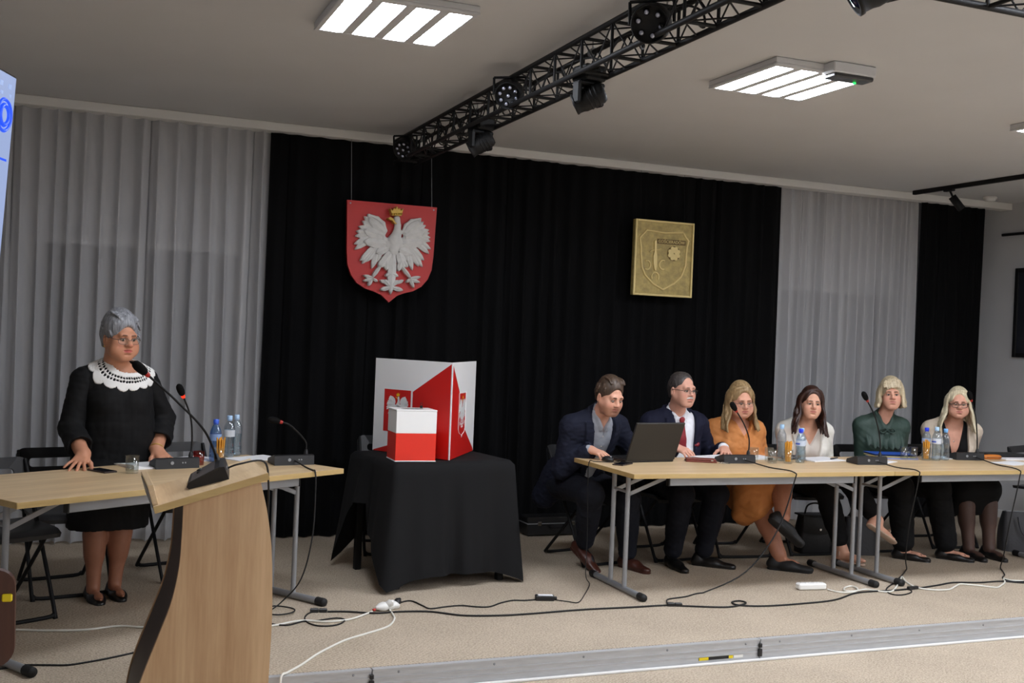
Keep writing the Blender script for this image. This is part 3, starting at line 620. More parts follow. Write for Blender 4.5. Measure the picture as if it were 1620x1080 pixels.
# brown hall chair in the foreground corner
bc = thing('hall_chair', 'brown wooden-backed chair cut off at the lower left corner', 'chair', (-.305, 3.36, FZ), radians(174))
b = slot_panel(.44, .27, .28, .04, .016, r=.05, curve=.03, zoff=.0).build('backrest', mat_wood('brown_ply', (52, 30, 24), (78, 48, 38), .4, 'Z'), bc, (0, .21, .70)); b.rotation_euler = (radians(-10), 0, 0)
MB().box((-.21, -.22, .43), (.21, .2, .455), .012).build('seat', mat_wood('brown_ply', (52, 30, 24), (78, 48, 38)), bc)
for sx in (-1, 1):
    MB().tube(spline([(sx * .15, .245, .93), (sx * .16, .2, .5), (sx * .2, .22, .0)], 6), .011, 8).build('rear_leg', M_BLACKM, bc); MB().tube([(sx * .2, -.2, .43), (sx * .21, -.22, .0)], .011, 8).build('front_leg', M_BLACKM, bc)
MB().box((-.215, .262, .875), (-.19, .272, .895), .003).build('yellow_tag', LBLY, bc)
# ------------------------------------------------------------------ cloth-covered table, ballot box, voting screen
BR = radians(9.0)
bt = thing('covered_table', 'table hidden under a long black cloth between the two desks', 'table', (2.10, 6.46, 0), BR)
hx, hy = .40, .335
MB().box((-hx + .02, -hy + .02, .712), (hx - .02, hy - .02, .735), .003).build('tabletop', M_OAK, bt)
for sx in (-1, 1):
    for sy in (-1, 1): MB().box((sx * (hx - .05) - .02, sy * (hy - .05) - .02, 0), (sx * (hx - .05) + .02, sy * (hy - .05) + .02, .712), .003).build('leg', M_BLACKM, bt)
cl = MB(); NA, NR = 160, 26
def cloth(u, v):
    a = 2 * pi * u; ca, sa = cos(a), sin(a)
    k = 1 / max(abs(ca) / hx, abs(sa) / hy); px, py = ca * k, sa * k                       # point on the table edge
    cr = min(abs(px) / hx, abs(py) / hy)                                                   # 1 at a corner
    if v < .25: s_ = v / .25; return (px * s_, py * s_, .7405)
    t_ = (v - .25) / .75
    fold = .022 * sin(u * 2 * pi * 9 + .6) + .012 * sin(u * 2 * pi * 17 + 1.1)
    c6 = cr ** 5
    lenq = .655 + .08 * c6
    if py > 0: lenq -= .16 * (1 - cr ** 4)
    if px < -hx * .95: lenq -= .22 * (1 - cr ** 3)
    drop = lenq * t_; flare = (.045 + (.085 if px < 0 else .03) * c6) * t_ ** 1.1 + fold * t_ * (1 - .5 * c6)
    nx, ny = px / hx, py / hy; l = sqrt(nx * nx + ny * ny); nx, ny = (nx ** 7 if abs(nx) < 1 else nx), (ny ** 7 if abs(ny) < 1 else ny); l = sqrt(nx * nx + ny * ny) + 1e-6; nx /= l; ny /= l
    rd = min(1.0, t_ / .06); ez = .7405 - .012 * (1 - sqrt(max(0, 1 - rd * rd))) - max(0, drop - .006)
    return (px + nx * (flare + .010 * rd), py + ny * (flare + .010 * rd), max(ez, .006))
vs = [cloth(i / NA, j / (NR - 1)) for j in range(NR) for i in range(NA)]
cl.add(vs, [(j * NA + i, j * NA + (i + 1) % NA, (j + 1) * NA + (i + 1) % NA, (j + 1) * NA + i) for j in range(NR - 1) for i in range(NA)], True)
o = cl.build('tablecloth', M_TCLOTH, None, (2.10, 6.46, 0), BR); tag(o, 'black cloth draped over the table with the ballot box', 'tablecloth')
tk = MB()
# voting screen: two hinged boards
ZT = .7445
vs_ = thing('voting_screen', 'white folding cardboard screen printed with red shapes and eagles', 'voting screen', (2.116, 6.175, ZT))
def board(end, flip):
    a = atan2(end[1], end[0]); W = sqrt(end[0] ** 2 + end[1] ** 2); Hh = .585
    # panel local: x from the hinge outwards, front face at y = 0 looking towards the hall (-y side after rotation)
    o = MB().box((0.003, -.004 if not flip else 0, 0), (W, 0 if not flip else .004, Hh), .0008).build('panel', M_WHITEB, vs_, rz=a)
    fy_ = .0046 if not flip else -.0006
    def put(m, name, mt, lab=None): return m.build(name, mt, o, label=lab)
    return o, W, Hh
def quad(poly, y, d=.0004): return MB().prism(poly, y, y + d)
pl, W, Hh = board((1.794 - 2.116, 6.745 - 6.175), False)
# after rotation the left board's hall side is its +y side
quad([(.008, .0), (.008, .575), (.32, .39), (.32, .10), (W - .01, .005), (W - .01, .0)], .0002).build('red_print', M_RED, pl)
quad([(.335, .13), (.335, .395), (.565, .395), (.565, .13)], .0003).build('red_field', M_RED, pl)
wm, gm = eagle(-.34, .34, .0012, True); e1 = wm.build('eagle_print', M_WHITEB, pl, (.45, .0002, .385), rz=0.0); e1.scale = (1, -1, 1); e1 = gm.build('crown_print', mat('yellow_print', (230, 180, 20), .5), pl, (.45, .0002, .385)); e1.scale = (1, -1, 1)
prr, W, Hh = board((2.459 - 2.116, 6.703 - 6.175), True)
quad([(.008, .0), (.008, .575), (.20, .40), (.20, .39), (.37, .39), (.37, .16), (W - .01, .012), (W - .01, .0)], -.0006).build('red_print', M_RED, prr)
MB().tube([(.195, -.001, .395), (.195, -.001, .17), (.22, -.001, .145), (.28, -.001, .13), (.285, -.001, .115), (.29, -.001, .13), (.35, -.001, .145), (.375, -.001, .17), (.375, -.001, .395)], .003, 4, flat=.3).build('white_outline', M_WHITEB, prr)
wm, gm = eagle(.31, .33, .0012, True); wm.build('eagle_print', M_WHITEB, prr, (.285, -.0004, .385)); gm.build('crown_print', MATS['yellow_print'], prr, (.285, -.0004, .385))
MB().tube([(0, -.002, 0), (0, -.002, .585)], .004, 6).build('hinge_fold', M_WHITEB, vs_)
# ballot box
bb = thing('ballot_box', 'cubic ballot box, white above and red below, with a top slot', 'ballot box', (1.89, 6.205, ZT), radians(-2))
M_RED2 = mat('bright_red_lacquer', (222, 40, 18), .4); M_WH2 = mat('white_lacquer', (235, 235, 233), .4)
MB().box((-.122, -.09, 0), (.122, .115, .165), .002).build('red_half', M_RED2, bb); MB().box((-.122, -.09, .165), (.122, .115, .296), .002).build('white_half', M_WH2, bb)
MB().box((-.124, -.092, 0), (.124, .117, .006), .001).build('bottom_rim', M_WH2, bb)
ld = MB().box((-.124, -.092, .296), (.124, .117, .303), .002).build('lid', M_WH2, bb); MB().box((-.06, .0, .3025), (.06, .008, .3036)).build('slot', M_RUB, ld)
wm, gm = eagle(.25, .2, .0008, True); e2 = wm.build('eagle_print', mat('grey_print', (190, 188, 186), .4), ld, (0.0, .085, .3036)); e2.rotation_euler = (-pi / 2, 0, 0)
lk = MB().box((-.008, -.005, 0), (.008, .005, .016), .002); lk.tube(spline([(-.005, 0, .016), (-.005, 0, .028), (0, 0, .033), (.005, 0, .028), (.005, 0, .016)], 4), .0018, 6); lk.build('padlock', M_BLACKM, ld, (.065, .06, .303))
# ------------------------------------------------------------------ gooseneck microphones
M_FOAM = mat('foam_black', (17, 17, 17), .95, spec=.1, bump=.6, bscale=500); M_MICB = mat('mic_base_black', (24, 24, 26), .5)
M_RING = mat('lit_red_ring', (220, 40, 20), .4, emit=(255, 40, 15), estr=2.0); M_RINGD = mat('red_ring', (120, 24, 20), .4, emit=(255, 40, 15), estr=.15)
def microphone(label, loc, rz, bend, ring=M_RINGD, M=None, sd=1, world=None):
    """desktop unit, front edge low towards -y; bend: gooseneck points from the socket, relative to it"""
    T = thing('desk_microphone', label, 'microphone', loc, rz, 'gooseneck desk microphones')
    if M is not None: T.matrix_world = M
    pr = [(-.075, .0), (-.082, .010), (-.070, .026), (.055, .056), (.075, .052), (.08, .0)]
    hw = .115
    b = MB(); n = len(pr); taper = lambda y: hw * (1.0 - .14 * max(0, (.0 - y) / .08))
    vs = [(-taper(y), y, z) for y, z in pr] + [(taper(y), y, z) for y, z in pr]
    b.add(vs, [tuple(range(n)), tuple(range(2 * n - 1, n - 1, -1))] + [(i, n + i, n + (i + 1) % n, (i + 1) % n) for i in range(n)]); base = b.build('base', M_MICB, T)
    MB().add([(-.09, -.062, .0282), (.09, -.062, .0282), (.10, .035, .0515), (-.10, .035, .0515)], [(0, 1, 2, 3)]).build('sloped_panel', mat('mic_panel', (34, 35, 38), .28), base)
    MB().lathe([(.011, 0), (.011, .006), (.008, .008)], (-.055, -.03, .036), 12, (0, -.23, .97)).lathe([(.006, 0), (.006, .005)], (-.02, -.035, .034), 10, (0, -.23, .97)).build('button', M_BLACKP, base)
    jk = MB()
    for k in range(2): jk.lathe([(.004, 0), (.004, .002)], (-.04 + .014 * k, .0785, .03), 8, (0, 1, 0))
    jk.lathe([(.009, 0), (.009, .004)], (.03, .078, .03), 10, (0, 1, 0)); jk.build('socket', M_GREYM, base)
    s0 = V(-.078 * sd, .045, .052)
    MB().lathe([(.012, -.004), (.012, .012), (.007, .03)], s0, 12).build('neck_socket', M_BLACKP, base)
    P = [s0 + V(*q) for q in ((0, 0, .0), *bend)]
    if world is not None: Mi = M.inverted(); P = [s0] + [np.array(Mi @ Vector(q)) for q in world]
    path = spline(P, 8)
    MB().tube(path, .0048, 8).build('gooseneck', M_BLACKM, T)
    d = nrm(path[-1] - path[-3]); e = path[-1]
    MB().lathe([(.0075, -.012), (.0098, -.004), (.0098, .004)], e, 14, d).build('light_ring', ring, T)
    k = 1.0
    MB().lathe([(.010, .004), (.0155, .012), (.0185, .03), (.0185, .048), (.015, .062), (.008, .070), (0, .072)], e, 18, d).build('foam_windscreen', M_FOAM, T)
    return T
def fillet(): pass
zt = .7402
# units on the tables face the people behind: the low front edge looks to +Y, so they are turned round
microphone('desk microphone with a glowing red ring in front of the standing woman', (.515, 5.985, zt), radians(180 + 14), ((-.004, .0, .10), (.02, .03, .22), (.075, .06, .33)), M_RING)
microphone('desk microphone at the right end of the angled table', (1.15, 6.10, zt), radians(180 + 10), ((-.0, .0, .03), (.01, .0, .08), (.10, .01, .165), (.155, .0, .185)))
microphone('desk microphone in front of the woman in the ochre dress', (4.035, 6.045, zt), radians(180 - 4), ((-.0, .005, .10), (.05, .02, .20), (.125, .04, .29)))
microphone('desk microphone before the blue folders and the woman in green', (5.005, 5.925, zt), radians(180 - 6), ((.01, .005, .12), (.06, .02, .26), (.145, .04, .38)))
microphone('desk microphone in front of the long-haired blonde woman', (6.075, 6.14, zt), radians(180 - 8), ((.01, .005, .12), (.04, .02, .26), (.095, .035, .385)))
LMIC = ((.50, 4.455, 1.075), (.385, 4.41, 1.195), (.268, 4.37, 1.300))
Ml = LTOP @ Matrix.Translation((.235, .235, .028)) @ Matrix.Rotation(radians(-98), 4, 'Z')
microphone('desk microphone standing on the sloping top of the lectern', (0, 0, 0), 0, (), M_RINGD, Ml, 1, LMIC)
# ------------------------------------------------------------------ glasses, bottles, sticks
def tumbler(label, x, y, water=0.0, group=None, r=.03, h=.092, z=zt):
    g = thing('drinking_glass', label, 'glass', (x, y, z), 0, group)
    MB().lathe([(0, 0), (r * .88, 0), (r * .9, .002), (r, h), (r - .002, h), (r * .88, .012), (0, .011)], n=24).build('tumbler', M_GLASS, g)
    if water: MB().lathe([(0, .0125), (r * .86, .0125), (r * .86 + (r * .1) * water, .0125 + (h - .014) * water), (0, .0125 + (h - .014) * water)], n=24).build('water', mat_clear('water', (240, 245, 246), .07), g)
    return g
M_PET = mat_clear('clear_pet', (236, 244, 250), .22, .05, .03); M_PETB = mat_clear('blue_pet', (150, 190, 232), .2, .05, .12)
def bottle(label, x, y, cap=(150, 190, 235), pet=None, h=.225, lab=None, full=.8):
    b = thing('water_bottle', label, 'bottle', (x, y, zt), RND.uniform(0, 3), 'plastic water bottles'); k = h / .225; r = .0315
    pf = [(0, .004), (.018, 0), (.028, .003), (r, .012), (r, .035), (r * .95, .04), (r, .045), (r * .95, .062), (r * .9, .085), (r * .96, .105), (r, .112), (r, .15), (r * .93, .165), (r * .62, .187), (.0125, .198), (.0125, .206)]
    body = MB().lathe([(a, c * k) for a, c in pf], n=24).build('bottle_body', pet or M_PET, b)
    MB().lathe([(0, .005), (.026, .005), (r * .96, .014), (r * .96, .034), (r * .9, .04), (r * .95, .045), (r * .88, .085), (r * .92, .105), (r * .95, .112), (r * .95, .15 * full * k), (0, .15 * full * k)], n=20).build('water', MATS['water'], b)
    MB().lathe([(.0145, .204 * k), (.0152, .206 * k), (.0152, .222 * k), (.013, .225 * k)], n=18).build('cap', mat('cap_%d_%d_%d' % cap, cap, .4), b)
    MB().lathe([(.0135, .198 * k), (.0145, .1985 * k), (.0145, .202 * k)], n=18).build('neck_ring', mat('cap_%d_%d_%d' % cap, cap, .4), b)
    if lab:
        lo = MB(); lo.lathe([(r + .0006, .113 * k), (r + .0006, .148 * k)], n=24); lo.f = lo.f[:24]; lo.sm = lo.sm[:24]
        l_ = lo.build('paper_label', mat_clear('label_%d_%d_%d' % lab, lab, .05, .4, .72), b)
        lb2 = MB(); lb2.lathe([(r + .001, .122 * k), (r + .001, .132 * k)], n=24); lb2.f = lb2.f[:9]; lb2.sm = lb2.sm[:9]; lb2.build('label_print', mat('label_blue', (60, 90, 190), .5), l_)
    return b
tumbler('small glass of water on the angled table before the standing woman', .300, 5.745, .75, r=.034, h=.088)
bottle('blue water bottle on the angled table beside the microphone', .755, 6.20, (60, 100, 215), M_PETB, .235, (150, 180, 225))
bottle('clear bottle with pale cap on the angled table, nearer of the pair', .855, 6.40, (170, 205, 240), None, .24, (225, 228, 232))
bottle('clear bottle with pale cap on the angled table, farther of the pair', .905, 6.47, (180, 210, 240), None, .24)
bottle('clear bottle behind the stick glass before the woman in white', 4.435, 6.09, (165, 205, 238), None, .245)
bottle('bottle with a bright blue cap standing before the woman in white', 4.515, 5.99, (30, 60, 230), None, .225, (215, 225, 240))
bottle('bottle with a pale blue cap just behind the bright-capped one', 4.575, 6.06, (150, 195, 240), None, .225, (215, 225, 240))
bottle('bottle with a dark blue cap in the row before the blonde women', 5.75, 6.17, (30, 60, 225), None, .225, (200, 215, 240))
bottle('tall middle bottle with a pale cap before the blonde women', 5.74, 6.06, (175, 210, 240), None, .24, (225, 230, 238))
bottle('rightmost bottle with a sky blue cap before the blonde women', 5.85, 6.09, (120, 180, 235), None, .225)
GL = 'glasses on the right tables'
tumbler('empty glass beside the desk microphone at the ochre dress', 4.215, 6.08, 0, GL); tumbler('glass with a little drink next to the stick glass', 4.285, 5.975, .25, GL, .033, .09)
tumbler('empty glass behind the glass with a little drink', 4.33, 6.075, 0, GL)
tumbler('left one of two small glasses beside the blue folders', 5.515, 6.13, .3, GL); tumbler('right one of two small glasses beside the blue folders', 5.585, 6.115, .3, GL)
M_STK = mat('breadstick', (214, 150, 50), .6, var=.25, vscale=60)
def sticks(where, x, y, r=.027, h=.092, n=16, sl=.125):
    tumbler('glass holding golden sticks ' + where, x, y, 0, None, r + .004, h)
    m0 = None
    for k in range(n):
        a = k * 2.4; q = (r - .006) * sqrt((k + .5) / n); p0 = V(q * cos(a) * .75, q * sin(a) * .75, 0); p1 = V(q * cos(a) * 1.12 + RND.uniform(-.003, .003), q * sin(a) * 1.12 + RND.uniform(-.003, .003), sl + RND.uniform(-.006, .012))
        if m0 is None: m0 = MB().tube([(0, 0, 0), (0, 0, 1)], .0042, 6); ob = m0.build('breadstick', M_STK); me0 = ob.data; bpy.data.objects.remove(ob)
        o = bpy.data.objects.new('breadstick', me0); COL.objects.link(o); d = Vector(p1 - p0)
        o.matrix_world = Matrix.Translation((x + p0[0], y + p0[1], zt + .0125)) @ d.to_track_quat('Z', 'Y').to_matrix().to_4x4() @ Matrix.Diagonal((1, 1, d.length, 1))
        tag(o, 'thin golden breadstick standing in the glass ' + where, 'breadstick', 'breadsticks ' + where)
sticks('on the angled table by the bottles', .765, 6.07)
sticks('before the woman in white', 4.395, 5.955)
sticks('before the woman in green', 5.665, 6.075)
tag(MB().lathe([(0, 0), (.026, 0), (.03, .075), (.028, .075), (.024, .006), (0, .006)], n=20).build('tea_glass', mat_clear('red_glass', (225, 120, 115), .15), None, (.655, 6.06, zt)), 'reddish glass on the angled table behind the lectern microphone', 'glass')
# ------------------------------------------------------------------ papers, phones, folders and other things on the tables
def sheet(name, label, x, y, rz, w_=.21, l=.297, n=1, curl=.0, z=zt, m=None, cat='paper'):
    T = MB().grid(lambda u, v: ((u - .5) * w_, (v - .5) * l, .0008 + .002 * n + curl * max(0, (.5 - u)) ** 2 * 4 * (1 - v) + .001 * sin(5 * u + 3 * v)), 8, 8)
    T.grid(lambda u, v: ((u - .5) * w_, (v - .5) * l, .0004), 2, 2, False)
    nx = 7
    for (s_, ax) in ((0, 'u'), (1, 'u'), (0, 'v'), (1, 'v')):
        f = (lambda t: (s_, t)) if ax == 'u' else (lambda t: (t, s_)); pts = []
        for i in range(8):
            u, v = f(i / 7); pts.append(((u - .5) * w_, (v - .5) * l, .0008 + .002 * n + curl * max(0, (.5 - u)) ** 2 * 4 * (1 - v) + .001 * sin(5 * u + 3 * v)))
        T.add(pts + [(p[0], p[1], .0004) for p in pts], [(i, i + 1, 9 + i, 8 + i) for i in range(7)])
    return tag(T.build(name, m or M_PAPER, None, (x, y, z), radians(rz)), label, cat)
sheet('document', 'white sheet with a curled corner beside the water glass', .385, 6.03, 20, .24, .26, 2, .02)
sheet('document', 'white papers behind the red-ringed microphone on the angled table', .62, 6.28, 32, .30, .21, 2)
sheet('document', 'printed white sheet near the right end of the angled table', .99, 6.33, 30, .30, .21)
sheet('document', 'stack of white papers under the hands of the man with the tie', 4.02, 6.24, 12, .30, .21, 5)
sheet('document', 'white paper before the woman in the ochre dress', 4.33, 6.235, 5, .21, .15, 6)
sheet('document', 'printed papers lying before the woman in white', 4.79, 6.14, 8, .30, .21, 3)
sheet('document', 'small white sheet left of the microphone at the table joint', 4.86, 6.10, 5, .14, .10, 1)
sheet('document', 'white sheet half hidden behind the microphone at the blue folders', 5.20, 6.0, 30, .22, .15, 2)
sheet('document', 'white sheet at the near edge by the rightmost microphone', 6.27, 5.87, 10, .30, .2)
sheet('document', 'white papers at the far right end of the table', 6.56, 6.13, -10, .3, .21, 3)
sheet('document', 'light paper left of the rightmost microphone', 5.93, 6.20, 8, .2, .15, 2)
def phone(label, x, y, rz, c=(20, 20, 24)):
    p = thing('smartphone', label, 'phone', (x, y, zt), radians(rz)); MB().box((-.037, -.076, .0), (.037, .076, .0085), .003).build('body', mat('phone_body', (70, 60, 58), .35, .5), p)
    MB().box((-.034, -.072, .0083), (.034, .072, .0092), .0004).build('screen', mat('phone_screen', (16, 18, 24), .08), p)
phone('dark smartphone lying on the angled table beside the woman\'s hand', .162, 5.82, 32)
phone('dark smartphone at the corner beside the laptop', 3.17, 5.955, -52)
# laptop
lp = thing('laptop', 'black laptop seen from behind with its lid open', 'laptop', (3.42, 6.06, zt), radians(188))
MB().box((-.19, -.24, .0), (.19, .0, .02), .004).build('keyboard_base', M_BLACKP, lp)
scn = MB().box((-.19, -.006, 0), (.19, .008, .262), .003).build('lid', mat('laptop_lid', (34, 33, 31), .5, bump=.1, bscale=500), lp, (0, .0, .016)); scn.rotation_euler = (radians(-22), 0, 0)
MB().box((-.178, -.0072, .015), (.178, -.0055, .25)).build('screen', mat('laptop_screen', (80, 95, 120), .2, emit=(120, 140, 180), estr=.35), scn)
MB().tube([(-.17, .0, .018), (.17, .0, .018)], .007, 8).build('hinge', M_BLACKP, lp)
kb = MB()
for r_ in range(5):
    for c_ in range(12): kb.box((-.165 + c_ * .0275, -.05 - r_ * .026, .0195), (-.165 + c_ * .0275 + .023, -.05 - r_ * .026 + .021, .0225))
o = kb.build('keys', M_RUB, lp); o['kind'] = 'stuff'
ms = thing('computer_mouse', 'small black computer mouse under the hand of the man at the laptop', 'mouse', (3.155, 6.125, zt), radians(20))
MB().lathe([(0, 0), (.026, 0), (.03, .008), (.026, .022), (.014, .031), (0, .034)], n=16).build('shell', M_BLACKP, ms).scale = (1, 1.6, 1)
MB().lathe([(.0, -.004), (.008, -.004), (.008, .004), (0, .004)], (0, -.022, .028), 10, (1, 0, 0)).build('wheel', M_GREYM, ms)
wl = thing('wallet', 'brown leather wallet lying left of the ochre woman\'s microphone', 'wallet', (3.80, 6.07, zt), radians(-25))
ML = mat('brown_leather', (110, 48, 34), .5, bump=.3, bscale=120)
MB().box((-.10, -.048, 0), (.10, .048, .012), .004).build('lower_half', ML, wl); MB().box((-.098, -.048, .0125), (.095, .046, .023), .005).build('flap', ML, wl); MB().box((.06, -.05, .01), (.075, -.046, .02), .001).build('clasp', M_CHROME, wl)
ky = thing('key_bunch', 'small bunch of shiny keys beside the brown wallet', 'keys', (3.885, 5.965, zt)); MB().tube([(.012 * cos(a), .012 * sin(a), .003) for a in np.linspace(0, 6.0, 14)], .0014, 6, closed=True).build('ring', M_CHROME, ky)
for k in range(3):
    a = -.4 + .5 * k; d = V(cos(a), sin(a), 0); q = V(-d[1], d[0], 0); M = MB().lathe([(.011, 0), (.011, .003)], tuple(d * .022 + V(0, 0, .001 + .003 * k)), 12); M.box((.03, -.003, .001 + .003 * k), (.058, .003, .003 + .003 * k), M=Matrix.Rotation(a, 4, 'Z')); M.build('key', M_CHROME, ky)
for i, (lb, c, dz, dx, w_) in enumerate((('bright blue cardboard folder at the bottom of the folder stack', (20, 90, 205), 0, 0, .31), ('yellow folder in the middle of the folder stack', (225, 205, 60), .011, -.01, .30), ('dark blue folder on top of the folder stack', (16, 74, 170), .019, .0, .31))):
    f_ = thing('folder', lb, 'folder', (5.50 + dx, 6.24 + .01 * i, zt + dz), radians(-16), 'folders on the right table'); m_ = mat('folder_%d' % i, c, .45); th = (.010, .007, .012)[i]
    MB().box((-w_ / 2, -.105, 0), (w_ / 2, .105, .0015), .0005).build('back_cover', m_, f_); MB().box((-w_ / 2 + .006, -.098, .0016), (w_ / 2 - .006, .10, th - .002)).build('sheets', M_PAPER if i != 2 else M_RUB, f_); MB().box((-w_ / 2, -.105, th - .0018), (w_ / 2, .105, th - .0004), .0005).build('front_cover', m_, f_)
ec = thing('spectacle_case', 'tan leather spectacle case right of the last microphone', 'case', (6.335, 6.13, zt), radians(-4)); M_TAN = mat('tan_leather', (190, 112, 44), .45)
MB().lathe([(.0, -.08), (.014, -.078), (.024, -.062), (.027, -.03), (.027, .03), (.024, .062), (.014, .078), (0, .08)], (0, 0, .020), 16, (1, 0, 0)).build('shell', M_TAN, ec).scale = (1, 1, .74); MB().tube([(-.07, -.0262, .0155), (.07, -.0262, .0155)], .0014, 6).build('seam', M_BLACKP, ec)
nb_ = thing('folder_binder', 'black document folder lying at the right end of the table', 'folder', (6.58, 6.27, zt), radians(-6)); MB().box((-.17, -.10, 0), (.17, .10, .012), .003).build('lower_cover', M_BLACKP, nb_); MB().box((-.17, -.10, .0125), (.17, .10, .026), .004).build('upper_cover', M_BLACKP, nb_); MB().box((.168, -.03, .008), (.174, .03, .018), .001).build('clasp', M_CHROME, nb_)
cs = thing('black_pouch', 'small black round case behind the bottles before the woman in white', 'case', (4.60, 6.20, zt)); MB().lathe([(0, 0), (.058, 0), (.062, .012), (.055, .024), (0, .028)], n=20).build('shell', M_BLACKP, cs).scale = (1.25, .7, 1); MB().tube([(.0775 * cos(a), .0434 * sin(a), .012) for a in np.linspace(0, 6.28, 25)[:-1]], .0014, 5, closed=True).build('zip', M_GREYM, cs)
pn = thing('pen', 'black pen on the papers before the woman in white', 'pen', (4.90, 6.12, zt + .008), radians(30)); MB().tube([(-.065, 0, .005), (.055, 0, .005), (.068, 0, .005)], [.0045, .0045, .0012], 8).build('barrel', M_BLACKP, pn); MB().box((-.06, -.0015, .009), (-.025, .0015, .0105)).build('clip', M_CHROME, pn)
# ------------------------------------------------------------------ cables on the floor
M_WC = mat('white_cable', (222, 220, 210), .5)
def cable(label, pts, r=.0042, m=M_RUB, n=6):
    lowest = min(p[2] for p in pts); fl = r + .0005 if lowest > -.01 else lowest
    return tag(MB().tube([(q[0], q[1], max(q[2], fl)) for q in spline([(p[0], p[1], max(p[2], fl)) for p in pts], 6)], r, n).build('cable', m, None), label, 'cable')
def flat_(L, z=.0045): return [(x, y, z) for x, y in L]
cable('long black cable running across the stage floor past the right tables', flat_([(1.304, 5.685), (1.407, 5.662), (1.537, 5.60), (1.679, 5.60), (1.837, 5.564), (1.984, 5.45), (2.183, 5.405), (2.37, 5.403), (2.666, 5.419), (2.976, 5.407), (3.193, 5.402), (3.288, 5.366), (3.504, 5.289), (3.623, 5.307), (3.696, 5.351), (3.684, 5.399), (3.621, 5.383), (3.612, 5.324), (3.67, 5.281), (3.779, 5.257), (3.982, 5.257), (4.268, 5.287), (4.527, 5.409), (4.678, 5.427), (4.799, 5.419), (4.982, 5.432), (5.09, 5.444), (5.259, 5.48), (5.423, 5.519), (5.607, 5.481), (5.802, 5.478), (5.95, 5.40), (6.4, 5.36), (7, 5.4)]), .0052)
def hang(p0, edge, floorpts, n=4):
    """lead from a unit over the table edge, sagging down to the floor"""
    a = V(*edge); b = V(*floorpts[0]); m1 = a + V(0, -.012, -.06); m2 = V(a[0] * .85 + b[0] * .15, a[1] * .75 + b[1] * .25, .38); m3 = V(a[0] * .5 + b[0] * .5, a[1] * .4 + b[1] * .6, .13)
    return [p0, ((p0[0] + edge[0]) / 2, (p0[1] + edge[1]) / 2 + .0, .746), edge, tuple(m1), tuple(m2), tuple(m3)] + floorpts
cable('black microphone lead hanging from the table before the ochre dress', hang((4.07, 5.962, .762), (4.10, 5.497, .746), flat_([(3.578, 5.629), (3.421, 5.566), (3.286, 5.533), (3.235, 5.468), (3.208, 5.409)])))
cable('black microphone lead hanging at the joint of the two right tables', hang((5.03, 5.84, .762), (5.06, 5.497, .746), flat_([(5.40, 5.93), (5.25, 5.80), (5.022, 5.62), (4.838, 5.48), (4.766, 5.392), (4.762, 5.325), (4.824, 5.312), (4.925, 5.358), (4.97, 5.42)])))
cable('black microphone lead hanging at the right end before the black skirt', hang((6.11, 6.055, .762), (5.92, 5.497, .746), flat_([(6.15, 5.83), (6.0, 5.65), (5.901, 5.573), (5.866, 5.49), (5.942, 5.445), (6.3, 5.45)])))
cable('white cable winding along the floor from the power strip', flat_([(4.42, 5.533), (4.44, 5.461), (4.486, 5.435), (4.551, 5.438), (4.619, 5.491), (4.647, 5.555), (4.625, 5.577), (4.555, 5.539), (4.512, 5.48), (4.554, 5.454), (4.678, 5.479), (4.741, 5.40), (4.808, 5.40), (4.927, 5.496), (5.057, 5.613), (5.19, 5.74), (5.134, 5.653), (5.081, 5.553), (5.051, 5.452), (5.084, 5.393), (5.147, 5.362), (5.234, 5.361), (5.325, 5.412), (5.429, 5.47), (5.472, 5.444), (5.526, 5.406), (5.567, 5.362), (5.609, 5.335), (5.702, 5.388), (5.795, 5.451), (5.874, 5.535), (5.89, 5.482), (6.05, 5.446), (6.5, 5.5)], .006), .0055, M_WC)
cable('white cable from the socket block towards the left table', flat_([(1.534, 5.633), (1.403, 5.518), (1.316, 5.487), (1.239, 5.492), (1.129, 5.535), (0.938, 5.465), (0.64, 5.476), (0.374, 5.585), (0.259, 5.636), (0.103, 5.603), (-0.074, 5.633), (-0.233, 5.682), (-0.6, 5.707)], .006), .0055, M_WC)
cable('white cable leading from the socket block over the stage edge', flat_([(1.641, 5.715), (1.625, 5.55), (1.61, 5.47), (1.561, 5.368), (1.508, 5.307), (1.393, 5.227), (1.28, 5.151), (1.184, 5.054), (1.089, 4.943), (1.0, 4.817), (0.92, 4.72)]) + [(.885, 4.68, .004), (.875, 4.655, -.05), (.86, 4.62, -.102), (.80, 4.5, -.104), (.6, 4.15, -.104)], .0055, M_WC).name = 'cable'
cable('black power lead from the socket block to the power adapter', flat_([(1.70, 5.745), (1.756, 5.808), (1.808, 5.811), (1.834, 5.704), (1.857, 5.629), (1.951, 5.65), (2.046, 5.657), (2.112, 5.614), (2.187, 5.597), (2.281, 5.663), (2.369, 5.703), (2.437, 5.688), (2.505, 5.692)]))
cable('thin black lead from the power adapter up to the laptop', flat_([(2.615, 5.668), (2.676, 5.606), (2.724, 5.58), (2.83, 5.726), (2.99, 5.98)]) + [(3.00, 6.06, .05), (3.01, 6.08, .30), (2.995, 6.07, .60), (2.992, 6.06, .742), (3.03, 6.05, .748), (3.15, 6.03, .7455), (3.24, 6.09, .75)], .003)
cable('black microphone lead with loose loops below the angled table', [(1.165, 6.02, .765), (1.20, 5.88, .746), (1.215, 5.78, .744), (1.22, 5.737, .74), (1.222, 5.72, .66), (1.215, 5.72, .40), (1.17, 5.75, .17), (1.08, 5.80, .04), (1.01, 5.76, .0045)] + flat_([(.994, 5.70), (0.968, 5.593), (0.983, 5.515), (1.055, 5.473), (1.145, 5.527), (1.21, 5.524), (1.314, 5.551), (1.356, 5.516), (1.324, 5.448), (1.267, 5.412), (1.199, 5.428), (1.162, 5.498), (1.164, 5.586), (1.191, 5.657), (1.218, 5.691)]))
